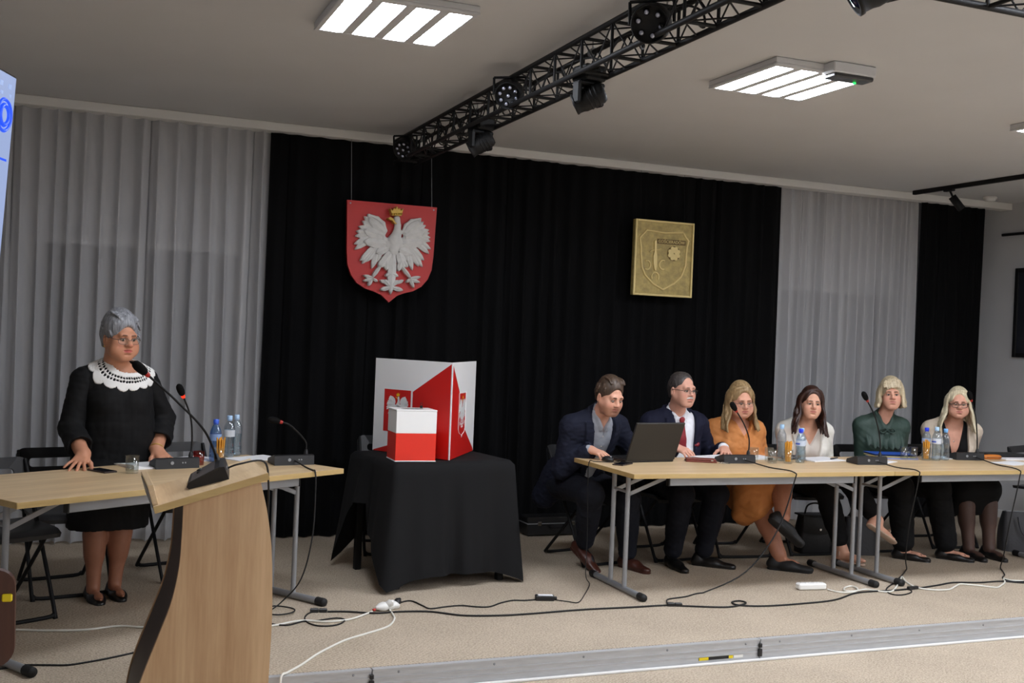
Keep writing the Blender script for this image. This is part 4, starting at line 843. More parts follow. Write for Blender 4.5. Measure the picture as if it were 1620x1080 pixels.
cable('short black cable loop lying right of the lectern', flat_([(0.984, 5.692), (1.039, 5.653), (1.109, 5.676), (1.14, 5.736), (1.114, 5.795), (1.054, 5.836), (1.003, 5.807), (0.957, 5.75)], .012))
cable('black cable on the carpet left of the lectern', flat_([(0.447, 5.256), (0.326, 5.182), (0.203, 5.114), (0.117, 5.078), (0.032, 5.053), (-0.049, 5.073), (-0.137, 5.096), (-0.186, 5.09), (-0.234, 5.066), (-0.6, 5.0)]))
lm = Ml.translation
cable('black lead from the lectern microphone hanging behind the lectern', [tuple(Ml @ Vector((.03, .08, .03))), tuple(Ml @ Vector((.03, .13, .034))), (.735, 4.44, .955), (.755, 4.43, .86), (.757, 4.43, .70), (.752, 4.44, .45), (.745, 4.46, .10), (.745, 4.47, -.09), (.76, 4.56, -.1045), (.9, 4.6, -.1045)])
# power strip, socket block, adapter, plugs
ps = thing('power_strip', 'white power strip lying on the carpet before the right tables', 'power strip', (4.326, 5.575, 0), radians(-8))
MB().box((-.095, -.028, .002), (.095, .028, .042), .008).build('housing', M_WHITEP, ps)
for k in range(3): MB().lathe([(.019, -.003), (.019, .0008), (.016, .0008), (.015, -.006), (0, -.006)], (-.055 + .055 * k, 0, .0425), 16).build('socket', mat('socket_grey', (205, 204, 200), .5), ps)
sb = thing('socket_block', 'white three-way socket block with plugs on the carpet', 'socket block', (1.625, 5.675, 0), radians(22))
MB().lathe([(.004, -.075), (.010, -.074), (.02, -.055), (.03, -.04), (.033, -.02), (.027, -.005), (.033, .012), (.033, .028), (.027, .036), (.033, .05), (.03, .066), (0, .07)], (0, 0, .026), 16, (1, 0, 0)).build('housing', M_WHITEP, sb).scale = (1, 1, .78)
for k, (x, m_) in enumerate(((.0, M_WHITEP), (.055, M_BLACKP))): MB().lathe([(.019, .0), (.02, .02), (.012, .03), (.008, .038)], (x, -.012 + .0 * k, .030), 14, (.15, -.6, .5) if k == 0 else (.75, .25, .4)).build('plug', m_, sb)
MB().lathe([(.0068, 0), (.0068, .014)], (-.092, 0, .012), 8, (1, 0, 0)).build('red_sleeve', mat('red_tape', (200, 50, 40), .5), sb)
pa = thing('power_adapter', 'black power adapter with a white sticker on the carpet', 'power adapter', (2.56, 5.685, 0), radians(-16)); MB().box((-.055, -.024, .0), (.055, .024, .03), .005).build('housing', M_BLACKP, pa); MB().box((-.04, -.018, .0298), (.045, .018, .0305)).build('sticker', M_PAPER, pa); MB().lathe([(.009, 0), (.012, .006), (.009, .012)], (.058, 0, .012), 10, (1, 0, 0)).build('cable_bead', M_BLACKP, pa)
def plug(label, x, y, rz): p = thing('cable_connector', label, 'connector', (x, y, 0), radians(rz)); MB().box((-.045, -.012, .0), (.0, .012, .022), .004).build('plug_half', M_BLACKP, p); MB().box((.001, -.011, .001), (.045, .011, .021), .004).build('socket_half', M_BLACKP, p)
plug('black cable connector on the carpet right of the lectern', 1.26, 5.70, -12); plug('black cable connector near the left foot of the laptop table', 3.24, 5.39, -18); plug('black cable connector at the foot where the right tables meet', 5.0, 5.43, 8); plug('black cable connector at the right edge by the handbag', 5.97, 5.385, -10)
# ------------------------------------------------------------------ bags
M_BAGB = mat('black_leather', (20, 20, 21), .5, bump=.3, bscale=90); M_BAGG = mat('grey_leather', (66, 66, 70), .55, bump=.35, bscale=70)
b1 = thing('handbag', 'black leather handbag with a flap under the table by the crossed legs', 'bag', (5.14, 6.62, 0), radians(-8))
def bagbody(w0, w1, d0, d1, h, bulge=.02, n=8):
    m = MB()
    def ring(t_): ww = w0 + (w1 - w0) * t_ + bulge * sin(pi * t_); dd = d0 + (d1 - d0) * t_ + bulge * sin(pi * t_); return [(ww / 2 * np.sign(cos(a)) * abs(cos(a)) ** .45, dd / 2 * np.sign(sin(a)) * abs(sin(a)) ** .45, h * t_) for a in np.linspace(0, 2 * pi, 33)[:-1]]
    vs = []; [vs.extend(ring(k / n)) for k in range(n + 1)]
    fs = [(j * 32 + i, j * 32 + (i + 1) % 32, (j + 1) * 32 + (i + 1) % 32, (j + 1) * 32 + i) for j in range(n) for i in range(32)]
    m.add(vs, fs, True); m.add(vs[:32], [tuple(range(32))]); m.add(vs[-32:], [tuple(range(32))]); return m
bagbody(.27, .24, .14, .10, .27).build('body', M_BAGB, b1); MB().grid(lambda u, v: (-.135 + .27 * u, -.088 - .005 * sin(pi * v), .28 - .12 * v - .02 * cos(pi * (u - .5))), 9, 5).box((-.135, -.085, .272), (.135, .055, .284), .003).build('flap', M_BAGB, b1)
MB().tube(spline([(-.08, 0, .27), (-.06, 0, .34), (0, 0, .36), (.06, 0, .34), (.08, 0, .27)], 5), .007, 8).build('handle', M_BAGB, b1); MB().lathe([(.009, 0), (.009, .006)], (0, -.094, .18), 10, (0, -1, 0)).build('clasp', M_CHROME, b1)
b2 = thing('shopper_bag', 'dark grey soft bag on the floor behind the sandalled foot', 'bag', (5.46, 6.50, 0), radians(-20)); bagbody(.26, .22, .16, .05, .27, .03).build('body', mat('charcoal_leather', (34, 34, 36), .55, bump=.3, bscale=60), b2)
MB().tube(spline([(-.08, -.02, .26), (-.06, -.02, .36), (.06, -.02, .36), (.08, -.02, .26)], 5), .006, 8).build('handle', M_BAGB, b2); MB().tube([(-.10, 0, .272), (.10, 0, .272)], .004, 6).build('zip', M_GREYM, b2)
b3 = thing('handbag', 'large grey leather handbag with looped handles at the right edge', 'bag', (6.95, 6.33, 0), radians(-24)); bagbody(.44, .40, .18, .08, .30, .03).build('body', M_BAGG, b3)
MB().tube(spline([(-.12, -.085, .27), (-.10, -.115, .16), (-.02, -.122, .09), (.04, -.12, .10), (.10, -.10, .20), (.14, -.07, .29)], 6), .0075, 8).build('handle', M_BAGG, b3); MB().lathe([(.02, 0), (.022, .006), (.012, .012)], (.12, -.118, .15), 12, (0, -1, 0)).build('charm', M_BLACKP, b3)
MB().tube([(-.18, 0, .302), (.18, 0, .302)], .005, 6).build('zip', M_GREYM, b3)
# equipment case at the foot of the curtain
wo = thing('equipment_case', 'low black equipment case with a handle at the foot of the black curtain', 'case', (3.46, 7.60, 0))
MB().box((-.24, -.08, 0.008), (.24, .09, .095), .008).build('lower_shell', M_BLACKP, wo); MB().box((-.24, -.08, .098), (.24, .09, .145), .008).build('lid', M_BLACKP, wo); MB().box((-.242, -.082, .093), (.242, .092, .100), .001).build('metal_edge', M_GREYM, wo)
MB().tube(spline([(-.06, -.085, .085), (-.05, -.115, .07), (.05, -.115, .07), (.06, -.085, .085)], 4), .007, 8).build('handle', M_BLACKM, wo)
for x in (-.14, .14): MB().box((x - .015, -.086, .08), (x + .015, -.08, .112), .002).build('latch', M_CHROME, wo)
for x in (-.2, .2): MB().box((x - .02, -.06, 0), (x + .02, .06, .008)).build('foot', M_RUB, wo)
# ------------------------------------------------------------------ implicit surfaces: blended solids meshed as one continuous skin
class SDF:
    def __init__(s, lo, hi, h, fine=()):
        """box lo..hi, step h; fine: list of (axis, a, b, step) finer intervals"""
        s.ax = []
        for a in range(3):
            xs = [lo[a]]
            while xs[-1] < hi[a]:
                st = h
                for (q, f0, f1, fs) in fine:
                    if q == a and f0 <= xs[-1] <= f1: st = min(st, fs)
                xs.append(xs[-1] + st)
            s.ax.append(np.array(xs, np.float32))
        s.D = np.full([len(a) for a in s.ax], .2, np.float32)
    def win(s, lo, hi):
        sl = []
        for a in range(3):
            i0 = max(0, int(np.searchsorted(s.ax[a], lo[a])) - 1); i1 = min(len(s.ax[a]), int(np.searchsorted(s.ax[a], hi[a])) + 1)
            if i1 <= i0: return None
            sl.append(slice(i0, i1))
        return tuple(sl)
    def pts(s, w): return np.meshgrid(*[s.ax[a][w[a]] for a in range(3)], indexing='ij', sparse=True)
    def put(s, w, d, k, op='u'):
        A = s.D[w]; d = d.astype(np.float32)
        if op == 's': A2 = -A; B = d; r = np.minimum(A2, B); hh = np.maximum(k - np.abs(A2 - B), 0) / max(k, 1e-6) if k else 0; s.D[w] = -(r - hh * hh * k * .25); return
        r = np.minimum(A, d)
        if k: hh = np.maximum(k - np.abs(A - d), 0) / k; r = r - hh * hh * k * .25
        s.D[w] = r
    def cone(s, a, b, ra, rb, k=.0, op='u', flat=None):
        """capsule with different end radii; flat = (direction, factor) squeezes it along a direction"""
        a = np.array(a, float); b = np.array(b, float); m = max(ra, rb) + k + .03
        w = s.win(np.minimum(a, b) - m, np.maximum(a, b) + m)
        if w is None: return
        X, Y, Z = s.pts(w); d = b - a; L2 = d @ d + 1e-12
        t_ = np.clip(((X - a[0]) * d[0] + (Y - a[1]) * d[1] + (Z - a[2]) * d[2]) / L2, 0, 1)
        px, py, pz = X - a[0] - t_ * d[0], Y - a[1] - t_ * d[1], Z - a[2] - t_ * d[2]
        if flat is not None:
            n = nrm(flat[0]); q = (px * n[0] + py * n[1] + pz * n[2]) * (1 / flat[1] - 1)
            px, py, pz = px + q * n[0], py + q * n[1], pz + q * n[2]
        s.put(w, np.sqrt(px * px + py * py + pz * pz) - (ra + (rb - ra) * t_), k, op)
    def ell(s, c, r, R=None, k=.0, op='u'):
        c = np.array(c, float); m = max(r) + k + .03; w = s.win(c - m, c + m)
        if w is None: return
        X, Y, Z = s.pts(w); X = X - c[0]; Y = Y - c[1]; Z = Z - c[2]
        if R is not None: X, Y, Z = [R[0, i] * X + R[1, i] * Y + R[2, i] * Z for i in range(3)]
        k0 = np.sqrt((X / r[0]) ** 2 + (Y / r[1]) ** 2 + (Z / r[2]) ** 2) + 1e-6; k1 = np.sqrt((X / r[0] ** 2) ** 2 + (Y / r[1] ** 2) ** 2 + (Z / r[2] ** 2) ** 2) + 1e-6
        s.put(w, k0 * (k0 - 1) / k1, k, op)
    def plane(s, p, n, k=.0):
        """cut away everything on the side the normal points to"""
        n = nrm(n); w = (slice(None),) * 3; X, Y, Z = s.pts(w); d = (X - p[0]) * n[0] + (Y - p[1]) * n[1] + (Z - p[2]) * n[2]
        s.put(w, -d.astype(np.float32) + np.zeros_like(s.D), k, 's')
    def field(s, fn, op='u', k=0.0):
        w = (slice(None),) * 3; X, Y, Z = s.pts(w); s.put(w, fn(X, Y, Z) + np.zeros_like(s.D), k, op)
    def wrinkle(s, amp, freq, seed=0):
        """soft cloth folds: warped ridges of two sizes"""
        r = np.random.RandomState(seed); X, Y, Z = s.pts((slice(None),) * 3); n = 0
        wx = .35 * np.sin(9 * Z + 7 * X + seed) + .3 * np.sin(8 * Y - 6 * Z)
        for i in range(6):
            v = r.normal(size=3); v[2] *= 1.3; v = v / np.linalg.norm(v) * freq * (1.6 + 2.4 * r.rand()); sn = np.sin(v[0] * X + v[1] * Y + v[2] * Z + r.rand() * 6 + 2.2 * wx)
            n = n + (1 - 1.9 * np.sqrt(np.abs(sn)))* .5 + .25 * sn
        near = np.abs(s.D) < .06; s.D = np.where(near, s.D + amp * n / 6, s.D).astype(np.float32)
    def ray(s, a, d, far=.4):
        """last point along a + d*t (from outside inwards) where the solid starts"""
        for t_ in np.arange(far, -.05, -.003):
            q = np.array(a) + np.array(d) * t_; i = [min(len(s.ax[k]) - 1, max(0, int(np.searchsorted(s.ax[k], q[k])))) for k in range(3)]
            if s.D[i[0], i[1], i[2]] < 0: return q
        return np.array(a, float)
    def mesh(s, name):
        D = s.D; neg = D < 0
        ii = [np.where(neg.any(axis=tuple(b for b in range(3) if b != a)))[0] for a in range(3)]
        if len(ii[0]) == 0: raise RuntimeError('empty ' + name)
        sl = tuple(slice(max(0, i[0] - 2), i[-1] + 3) for i in ii); D = D[sl]; ax = [s.ax[a][sl[a]] for a in range(3)]
        D = np.pad(D, 1, constant_values=.05); ax = [np.concatenate(([a[0] - (a[1] - a[0])], a, [a[-1] + (a[-1] - a[-2])])) for a in ax]
        neg = D < 0; nx, ny, nz = D.shape; c = [n - 1 for n in D.shape]
        cnt = np.zeros(c, np.uint8)
        for dx in (0, 1):
            for dy in (0, 1):
                for dz in (0, 1): cnt += neg[dx:dx + c[0], dy:dy + c[1], dz:dz + c[2]]
        I, J, K = np.where((cnt > 0) & (cnt < 8)); n = len(I); idx = np.full(c, -1, np.int32); idx[I, J, K] = np.arange(n)
        S = np.zeros((n, 3)); Wt = np.zeros(n)
        for a in range(3):
            o1, o2 = [q for q in range(3) if q != a]
            for e1 in (0, 1):
                for e2 in (0, 1):
                    off = [0, 0, 0]; off[o1] = e1; off[o2] = e2; p = [I + off[0], J + off[1], K + off[2]]; off2 = list(off); off2[a] = 1; q = [I + off2[0], J + off2[1], K + off2[2]]
                    da = D[p[0], p[1], p[2]]; db = D[q[0], q[1], q[2]]; cr = (da < 0) != (db < 0); t_ = np.where(cr, da / np.where(cr, da - db, 1), 0)
                    for b in range(3):
                        v0 = ax[b][p[b]]; v1 = ax[b][q[b]]; S[:, b] += np.where(cr, v0 + (v1 - v0) * t_, 0)
                    Wt += cr
        S /= Wt[:, None]
        F = []
        for a in range(3):
            o1, o2 = (a + 1) % 3, (a + 2) % 3
            sa = [slice(1, -1)] * 3; sa[a] = slice(0, -1); sb = [slice(1, -1)] * 3; sb[a] = slice(1, None)
            A = neg[tuple(sa)]; B = neg[tuple(sb)]; P = np.array(np.where(A != B)); fl = A[tuple(P)]
            P = P + 1; P[a] -= 1
            def id_(d1, d2): q = P.copy(); q[o1] -= d1; q[o2] -= d2; return idx[q[0], q[1], q[2]]
            Q = np.stack([id_(1, 1), id_(0, 1), id_(0, 0), id_(1, 0)], 1); Q[~fl] = Q[~fl][:, ::-1]; F.append(Q)
        F = np.concatenate(F); F = F[(F >= 0).all(1)]
        me = bpy.data.meshes.new(name); me.vertices.add(n); me.vertices.foreach_set('co', S.astype(np.float32).ravel())
        me.loops.add(F.size); me.loops.foreach_set('vertex_index', F.ravel().astype(np.int32)); me.polygons.add(len(F)); me.polygons.foreach_set('loop_start', np.arange(0, F.size, 4, dtype=np.int32))
        me.polygons.foreach_set('use_smooth', np.ones(len(F), bool)); me.update(calc_edges=True); me.validate()
        return me, S
def Rot(yaw=0, pitch=0, roll=0):
    """yaw about z (positive turns towards the person's left, +x), pitch tilts the face down when positive, roll about the facing axis"""
    cz, sz = cos(yaw), sin(yaw); Rz = np.array([[cz, -sz, 0], [sz, cz, 0], [0, 0, 1]])
    cx, sx = cos(pitch), sin(pitch); Rx = np.array([[1, 0, 0], [0, cx, -sx], [0, sx, cx]])
    cy, sy = cos(roll), sin(roll); Ry = np.array([[cy, 0, sy], [0, 1, 0], [-sy, 0, cy]])
    return Rz @ Rx @ Ry
def ik(a, t_, l1, l2, pole):
    a = np.array(a, float); t_ = np.array(t_, float); d = t_ - a; L = np.linalg.norm(d); d = d / L
    if L > (l1 + l2) * .998: l1 = l1 * L / (l1 + l2) * 1.003; l2 = l2 * L / (l1 + l2) * 1.003; l1, l2 = max(l1, L * .5), max(l2, L * .502)
    x = (l1 * l1 - l2 * l2 + L * L) / (2 * L); h = sqrt(max(l1 * l1 - x * x, 0)); p = np.array(pole, float); p = p - d * (p @ d); return a + d * x + nrm(p) * h
# moulded body of the eagle relief on the shield (neck, breast, wing arches)
_S = SDF((-.30, -.075, .05), (.30, .02, .70), .0045)
for (a, b, r0, r1) in BODYC:
    A, B = _aff(*a), _aff(*b); _S.cone((A[0], -.022, A[1] + .711), (B[0], -.022, B[1] + .711), r0 / 1110, r1 / 1110, .008, flat=((0, 1, 0), .75))
_me, _ = _S.mesh('eagle_body'); link('eagle_body', _me, M_EAG, sh)
# ------------------------------------------------------------------ people
M_SKIN = mat('skin', (200, 150, 125), .5, attr=True, var=.05, vscale=35, spec=.35)
M_EYEW = mat('eye_white', (196, 184, 174), .3); M_EYED = mat('eye_iris', (52, 48, 44), .15)
def mat_hair(name, c1, c2, rough=.45):
    m = mat_wood(name, c1, c2, rough, 'Z', 9.0); return m
class Person:
    """everything is modelled in metres around root; +x is the person's left before turning, the person faces -y"""
    def __init__(s, label, root, face, cat='person', skin=(205, 152, 126), sx=1.0, female=False):
        s.root = np.array(root, float); s.obj = thing('person', label, cat, root); s.skin = skin; s.female = female; s.k = sx
        s.B = Rot(face); s.face = face
    def w(s, p): return np.array(p, float) - s.root          # world to local of the root (no rotation kept on the root)
    def torso_pts(s, pel, neck, bow=.02):
        s.pel, s.neck = np.array(pel, float), np.array(neck, float); d = s.neck - s.pel; s.up = nrm(d); s.L = nrm(s.B @ V(1, 0, 0)); s.F = nrm(np.cross(s.up, s.L)); s.F = s.F if s.F @ (s.B @ V(0, -1, 0)) > 0 else -s.F
        s.T = np.stack([s.L, -s.F, s.up], 1); s.len = np.linalg.norm(d)
    def torso(s, S, g=0.0, sh=.17, hip=.165, waist=.14, chest=.155, dep=.105, bust=0.0, belly=0.0, top=True):
        at = lambda l, f, u: s.pel + s.L * l + s.F * f + s.up * u * s.len; n = s.len
        S.ell(at(0, -.01, .0), (hip + g, dep + .012 + g, .12 + g), s.T, .0)
        S.ell(at(0, .005 + belly * .5, .30), (waist + g, dep + belly * .6 + g, .16 + g), s.T, .08)
        S.ell(at(0, .0, .66), (chest + g, dep + .006 + g, .17 + g), s.T, .09)
        for q in (-1, 1):
            S.cone(at(q * .03, -.015, .935), at(q * sh, -.01, .845), .052 + g, .046 + g, .06)
            if bust: S.ell(at(q * .075, .07 + bust * .3, .62), (.07 + g, .062 + bust + g, .07 + g), s.T, .05)
        if belly: S.ell(at(0, .05 + belly, .25), (waist * .85 + g, .08 + belly * .5 + g, .13 + g), s.T, .08)
        s.sh = [at(q * (sh - .002), -.005, .835) for q in (-1, 1)]     # right, left shoulder joints
        s.hp = [at(q * .09, .01, -.02) for q in (-1, 1)]
        s.at = at
    def arm(s, S, i, el, wr, g=0.0, r=(.052, .043, .040, .029), k=.04, upto=1.0):
        S.cone(s.sh[i], el, r[0] + g, r[1] + g, k); e2 = np.array(el) + (np.array(wr) - np.array(el)) * upto
        S.cone(el, e2, r[2] + g, (r[2] + (r[3] - r[2]) * upto) + g, .03)
    def leg(s, S, i, kn, an, g=0.0, r=(.088, .06, .057, .036), k=.05, upto=1.0, calf=.012):
        S.cone(s.hp[i], kn, r[0] + g, r[1] + g, k); kn = np.array(kn, float); an = np.array(an, float); e2 = kn + (an - kn) * upto
        S.cone(kn, e2, r[2] + g, r[2] + (r[3] - r[2]) * upto + g, .03)
        if calf and upto > .5: c = kn + (an - kn) * .3 + s.bk * .015; S.cone(c, c + (an - kn) * .25, .048 + g, .04 + g, .05)
    bk = V(0, .6, 0)
    def foot(s, S, an, d, g=0.0, l=.17, down=0.0):
        d = nrm(d); an = np.array(an, float); h = an + V(0, 0, -.045) if not down else an + nrm(np.cross(np.cross(d, V(0, 0, 1)), d)) * -.045
        S.cone(an, h - d * .025, .034 + g, .03 + g, .02); S.cone(h + V(0, 0, .005), h + d * l * .7, .033 + g, .028 + g, .03); S.cone(h + d * l * .5, h + d * l, .032 + g, .018 + g, .02, flat=(V(0, 0, 1), .7))
    def hand(s, S, wr, R, side, curl=(10, 15, 10), spread=8, thumb=35, sc_=1.0, g=0.0, tc=15):
        """R columns: finger direction, thumb side, back of hand"""
        wr = np.array(wr, float); R = np.array(R, float).T; P = lambda x, y, z: wr + R @ (V(x, y, z) * sc_)
        S.cone(P(-.03, 0, 0), P(.02, 0, 0), .026 * sc_, .026 * sc_, .02, flat=(R[:, 2], .72))
        for y0, y1, r in ((.014, .026, .0155), (.0, .008, .016), (-.012, -.010, .0155), (-.02, -.027, .014)): S.cone(P(.018, y0, 0), P(.082, y1, 0), r * sc_, (r - .003) * sc_, .014)
        S.ell(P(.035, .022, -.008), (.03 * sc_, .016 * sc_, .014 * sc_), R, .015)
        tips = []
        for n, (y, x0, ls, r) in enumerate(((.028, .088, (.040, .025, .021), .0088), (.009, .092, (.044, .028, .022), .009), (-.010, .088, (.041, .026, .021), .0086), (-.028, .079, (.032, .020, .019), .0076))):
            sp = radians(spread) * (1.5 - n) / 1.5; p = P(x0, y, .002); b = 0.0; dl = V(cos(sp), sin(sp), 0)
            for j in range(3):
                b += radians(curl[j]) * (1 + .08 * n); d = R @ V(dl[0] * cos(b), dl[1] * cos(b), -sin(b)); q = p + d * ls[j] * sc_
                S.cone(p, q, (r - .0006 * j) * sc_, (r - .0006 * (j + 1)) * sc_, .004); p = q
            tips.append((p, d))
        t_ = radians(thumb); p = P(.022, .026, -.006)
        for j, l in enumerate((.040, .032, .026)): d = R @ nrm(V(cos(t_ - j * .16), sin(t_ - j * .16), -.18 - j * radians(tc))); q = p + d * l * sc_; S.cone(p, q, (.0125 - .0016 * j) * sc_, (.0115 - .0016 * j) * sc_, .008); p = q
        tips.append((p, d)); s.tips = getattr(s, 'tips', []) + tips
    def head(s, S, c, R, k=1.0, jaw=1.0, fat=0.0, nose=1.0, ears=True):
        s.hc = np.array(c, float); s.HR = R; s.hk = k; H = lambda x, y, z: s.hc + R @ (V(x, y, z) * k); s.H = H; E = lambda p, r, kk, op='u': S.ell(H(*p), tuple(q * k for q in r), R, kk * k, op)
        C = lambda a, b, ra, rb, kk, op='u': S.cone(H(*a), H(*b), ra * k, rb * k, kk * k, op)
        E((0, .018, .038), (.074, .094, .082), 0); fe = .006 if s.female else 0; E((0, -.022, -.03), (.061 + fat, .070, .085), .035); C((-.018 * jaw * (.5 if fe else 1), -.060, -.094), (.018 * jaw * (.5 if fe else 1), -.060, -.094), .021, .021, .03)
        for q in (-1, 1):
            C((q * (.050 - fe + fat), .0, -.05), (q * .022, -.052, -.094), .020, .018, .03); E((q * .041, -.060, -.026), (.022 + fat, .021, .022), .026); E((q * .034, -.054, -.056), (.027 + fat, .026, .030), .03)
            if fat: E((q * .042, -.045, -.062), (.024 + fat, .03, .03), .03)
            if ears: E((q * .077, .016, -.012), (.0075, .018, .031), .006); E((q * .084, .010, -.012), (.006, .009, .018), .003, 's')
        C((-.036, -.078, .022), (.036, -.078, .022), .013, .013, .02)
        for q in (-1, 1): E((q * .031, -.096, .003), (.017, .015, .0115), .012, 's')
        for q in (-1, 1): E((q * .031, -.073, .003), (.0155, .0150, .0135), .004)
        C((0, -.084, .018), (0, -.106 * (1 if nose == 1 else .99), -.024), .0075, .0115 * nose, .014); E((0, -.108, -.026), (.0125 * nose, .0115, .0105), .006)
        for q in (-1, 1): E((q * .013 * nose, -.095, -.030), (.0085, .012, .008), .007)
        E((0, -.077, -.058), (.028, .014, .022), .018)
        E((0, -.0862, -.0548), (.0245, .0068, .0046), .007); E((0, -.0855, -.0648), (.0215, .0078, .0056), .007); C((-.023, -.0925, -.0598), (.023, -.0925, -.0598), .0024, .0024, .002, 's')
        E((0, -.087, -.080), (.016, .006, .005), .008, 's')
    def neckcol(s, S, r=.052, g=0.0): S.cone(s.H(0, .022, -.05), s.neck + s.up * .0 - s.F * -.0, (r - .003) + g, r + .006 + g, .035)
    def body(s, S, lip=(168, 84, 80), zones=(), stub=None, cheek=.12):
        me, P = S.mesh('body'); sk = np.array(lin(s.skin)); col = np.tile(sk, (len(P), 1)); q = (P - s.hc) @ s.HR / s.hk
        def blend(wt, c): nonlocal col; wt = wt[:, None]; col = col * (1 - wt) + np.array(lin(c)) * wt
        sm = lambda e, a, b: np.clip((b - e) / (b - a), 0, 1)
        hd = np.abs(q).max(1) < .16
        e = np.sqrt((q[:, 0] / .026) ** 2 + ((q[:, 2] + .0598) / .0105) ** 2); blend(sm(e, .8, 1.1) * (q[:, 1] < -.078) * hd * .7, lip)
        for u in (-1, 1):
            e = np.sqrt(((q[:, 0] - u * .045) / .024) ** 2 + ((q[:, 2] + .03) / .022) ** 2); blend(sm(e, .2, 1.2) * (q[:, 1] < -.02) * hd * cheek * 2, (205, 110, 95))
            e = np.sqrt(((q[:, 0] - u * .031) / .017) ** 2 + ((q[:, 2] - .003) / .010) ** 2); blend(sm(e, .5, 1.3) * (q[:, 1] < -.06) * hd * .30, (130, 84, 70))
        e = np.sqrt((q[:, 0] / .016) ** 2 + ((q[:, 2] + .03) / .012) ** 2); blend(sm(e, .4, 1.2) * (q[:, 1] < -.09) * hd * .35, (200, 110, 95))
        if stub is not None:
            b = sm(-q[:, 2], .032, .05) * (np.abs(q[:, 0]) < .09) * (q[:, 1] < .02) * (q[:, 2] > -.14) * hd; b = sm(q[:, 2], -.055, -.04) * 0 + b; blend((q[:, 2] < -.036).astype(float) * np.clip((-.036 - q[:, 2]) / .02, 0, 1) * (q[:, 1] < .015) * (q[:, 2] > -.125) * hd * stub[1], stub[0])
        for fn, c, wt in zones: blend(fn(P).astype(float) * wt, c)
        ca = me.color_attributes.new('Col', 'FLOAT_COLOR', 'POINT'); ca.data.foreach_set('color', np.concatenate([col, np.ones((len(P), 1))], 1).astype(np.float32).ravel())
        return link('body', me, M_SKIN, s.obj)
    def face_bits(s, brow=(70, 50, 40), down=0.0, browt=.0035, closed=False):
        R, k = s.HR, s.hk; H = s.H
        for q in (-1, 1):
            ey = MB(); c = H(q * .031, -.0745, .0015); n = 14; r = .0148 * k
            vs = []; fs = []
            for i in range(n):
                for j in range(7):
                    a = -1.1 + 2.2 * i / (n - 1); b = (-.26 + (.46 if not closed else .22) * j / 6); vs.append(c + R @ V(r * sin(a) * cos(b) * 1.02, -r * cos(a) * cos(b) * 1.04, r * sin(b)))
            fs = [(i * 7 + j, (i + 1) * 7 + j, (i + 1) * 7 + j + 1, i * 7 + j + 1) for i in range(n - 1) for j in range(6)]
            e = ey.add(vs, fs, True).build('eye', M_EYEW, s.obj)
            d = R @ nrm(V(0, -1, -.12 - down)); MB().lathe([(.0068 * k, .0143 * k), (.0045 * k, .0154 * k), (0, .0157 * k)], c, 12, d).build('iris', M_EYED, e)
            MB().tube([H(q * x, -.0745 - .0152 * cos((x - .031) / .0168), z) for x, z in ((.017, .0020), (.022, .0046), (.031, .0060), (.040, .0048), (.047, .0015))], .0017 * k, 5).build('eyelashes', mat('lash', (44, 32, 28), .8), s.obj)
            MB().tube([H(q * x, y, z) for x, y, z in ((.012, -.0925, .0225), (.022, -.0940, .0245), (.033, -.0915, .0250), (.046, -.0835, .0200))], [browt * 1.0 * k, browt * 1.2 * k, browt * 1.1 * k, browt * .5 * k], 6, flat=.8).build('eyebrow', mat('brow_%d_%d_%d' % brow, brow, .8), s.obj)
    def glasses(s, c=(30, 30, 34), w_=.027, h=.019, r=.0013, full=True, drop=0.0):
        g = bpy.data.objects.new('spectacles', None); COL.objects.link(g); g.parent = s.obj; g['label'] = 'spectacles'; m = mat('rim_%d_%d_%d' % c, c, .3, .4); H = s.H; k = s.hk
        for q in (-1, 1):
            pt = []
            for i in range(24): a = 2 * pi * i / 24; ca, sa = cos(a), sin(a); pt.append(H(q * .033 + w_ * np.sign(ca) * abs(ca) ** .7, -.103 + .010 * ((abs(q * .033 + w_ * ca)) / .06) ** 2, -.001 - drop + h * np.sign(sa) * abs(sa) ** .75))
            if full: MB().tube(pt, r * k, 6, closed=True).build('rim', m, g)
            else: MB().tube(pt[:13], r * k, 6).build('rim', m, g)
            MB().add(pt, [tuple(range(24))]).build('lens', mat_clear('lens_glass', (246, 248, 248), .10), g)
            MB().tube([H(q * .060, -.097, .006 - drop), H(q * .072, -.075, .007 - drop), H(q * .0805, .0, .004), H(q * .082, .018, -.002)], r * 1.5 * k, 6).build('temple', m, g)
        MB().tube([H(-.0075, -.107, .003 - drop), H(0, -.111, .006 - drop), H(.0075, -.107, .003 - drop)], r * k, 6).build('bridge', m, g)
        return g
    def hair_grid(s, lo=(-.16, -.15, -.40), hi=(.16, .18, .18), h=.0045):
        P = np.array([s.H(x, y, z) for x in (lo[0], hi[0]) for y in (lo[1], hi[1]) for z in (lo[2], hi[2])]); return SDF(P.min(0), P.max(0), h)
    def cap(s, S, th=.012, fr=.04, side=-.02, back=-.09, tp=.0):
        """hair over the skull; front hairline at height fr above the eyes"""
        H, k, R = s.H, s.hk, s.HR
        S.ell(H(0, .022, .042 + tp * .5), tuple(q * k for q in (.074 + th, .094 + th, .083 + th + tp)), R, 0); S.cone(H(0, .07, .0), H(0, .072, back), (.058 + th) * k, (.05 + th * .5) * k, .03 * k)
        S.ell(H(0, -.115, fr - .085), tuple(q * k for q in (.066, .088, .098)), R, .012 * k, 's')
        S.ell(H(0, -.055, side - .075), tuple(q * k for q in (.12, .066, .095)), R, .01 * k, 's')
        p = H(0, 0, back - .01); S.plane(p, R @ V(0, 0, -1), .01)
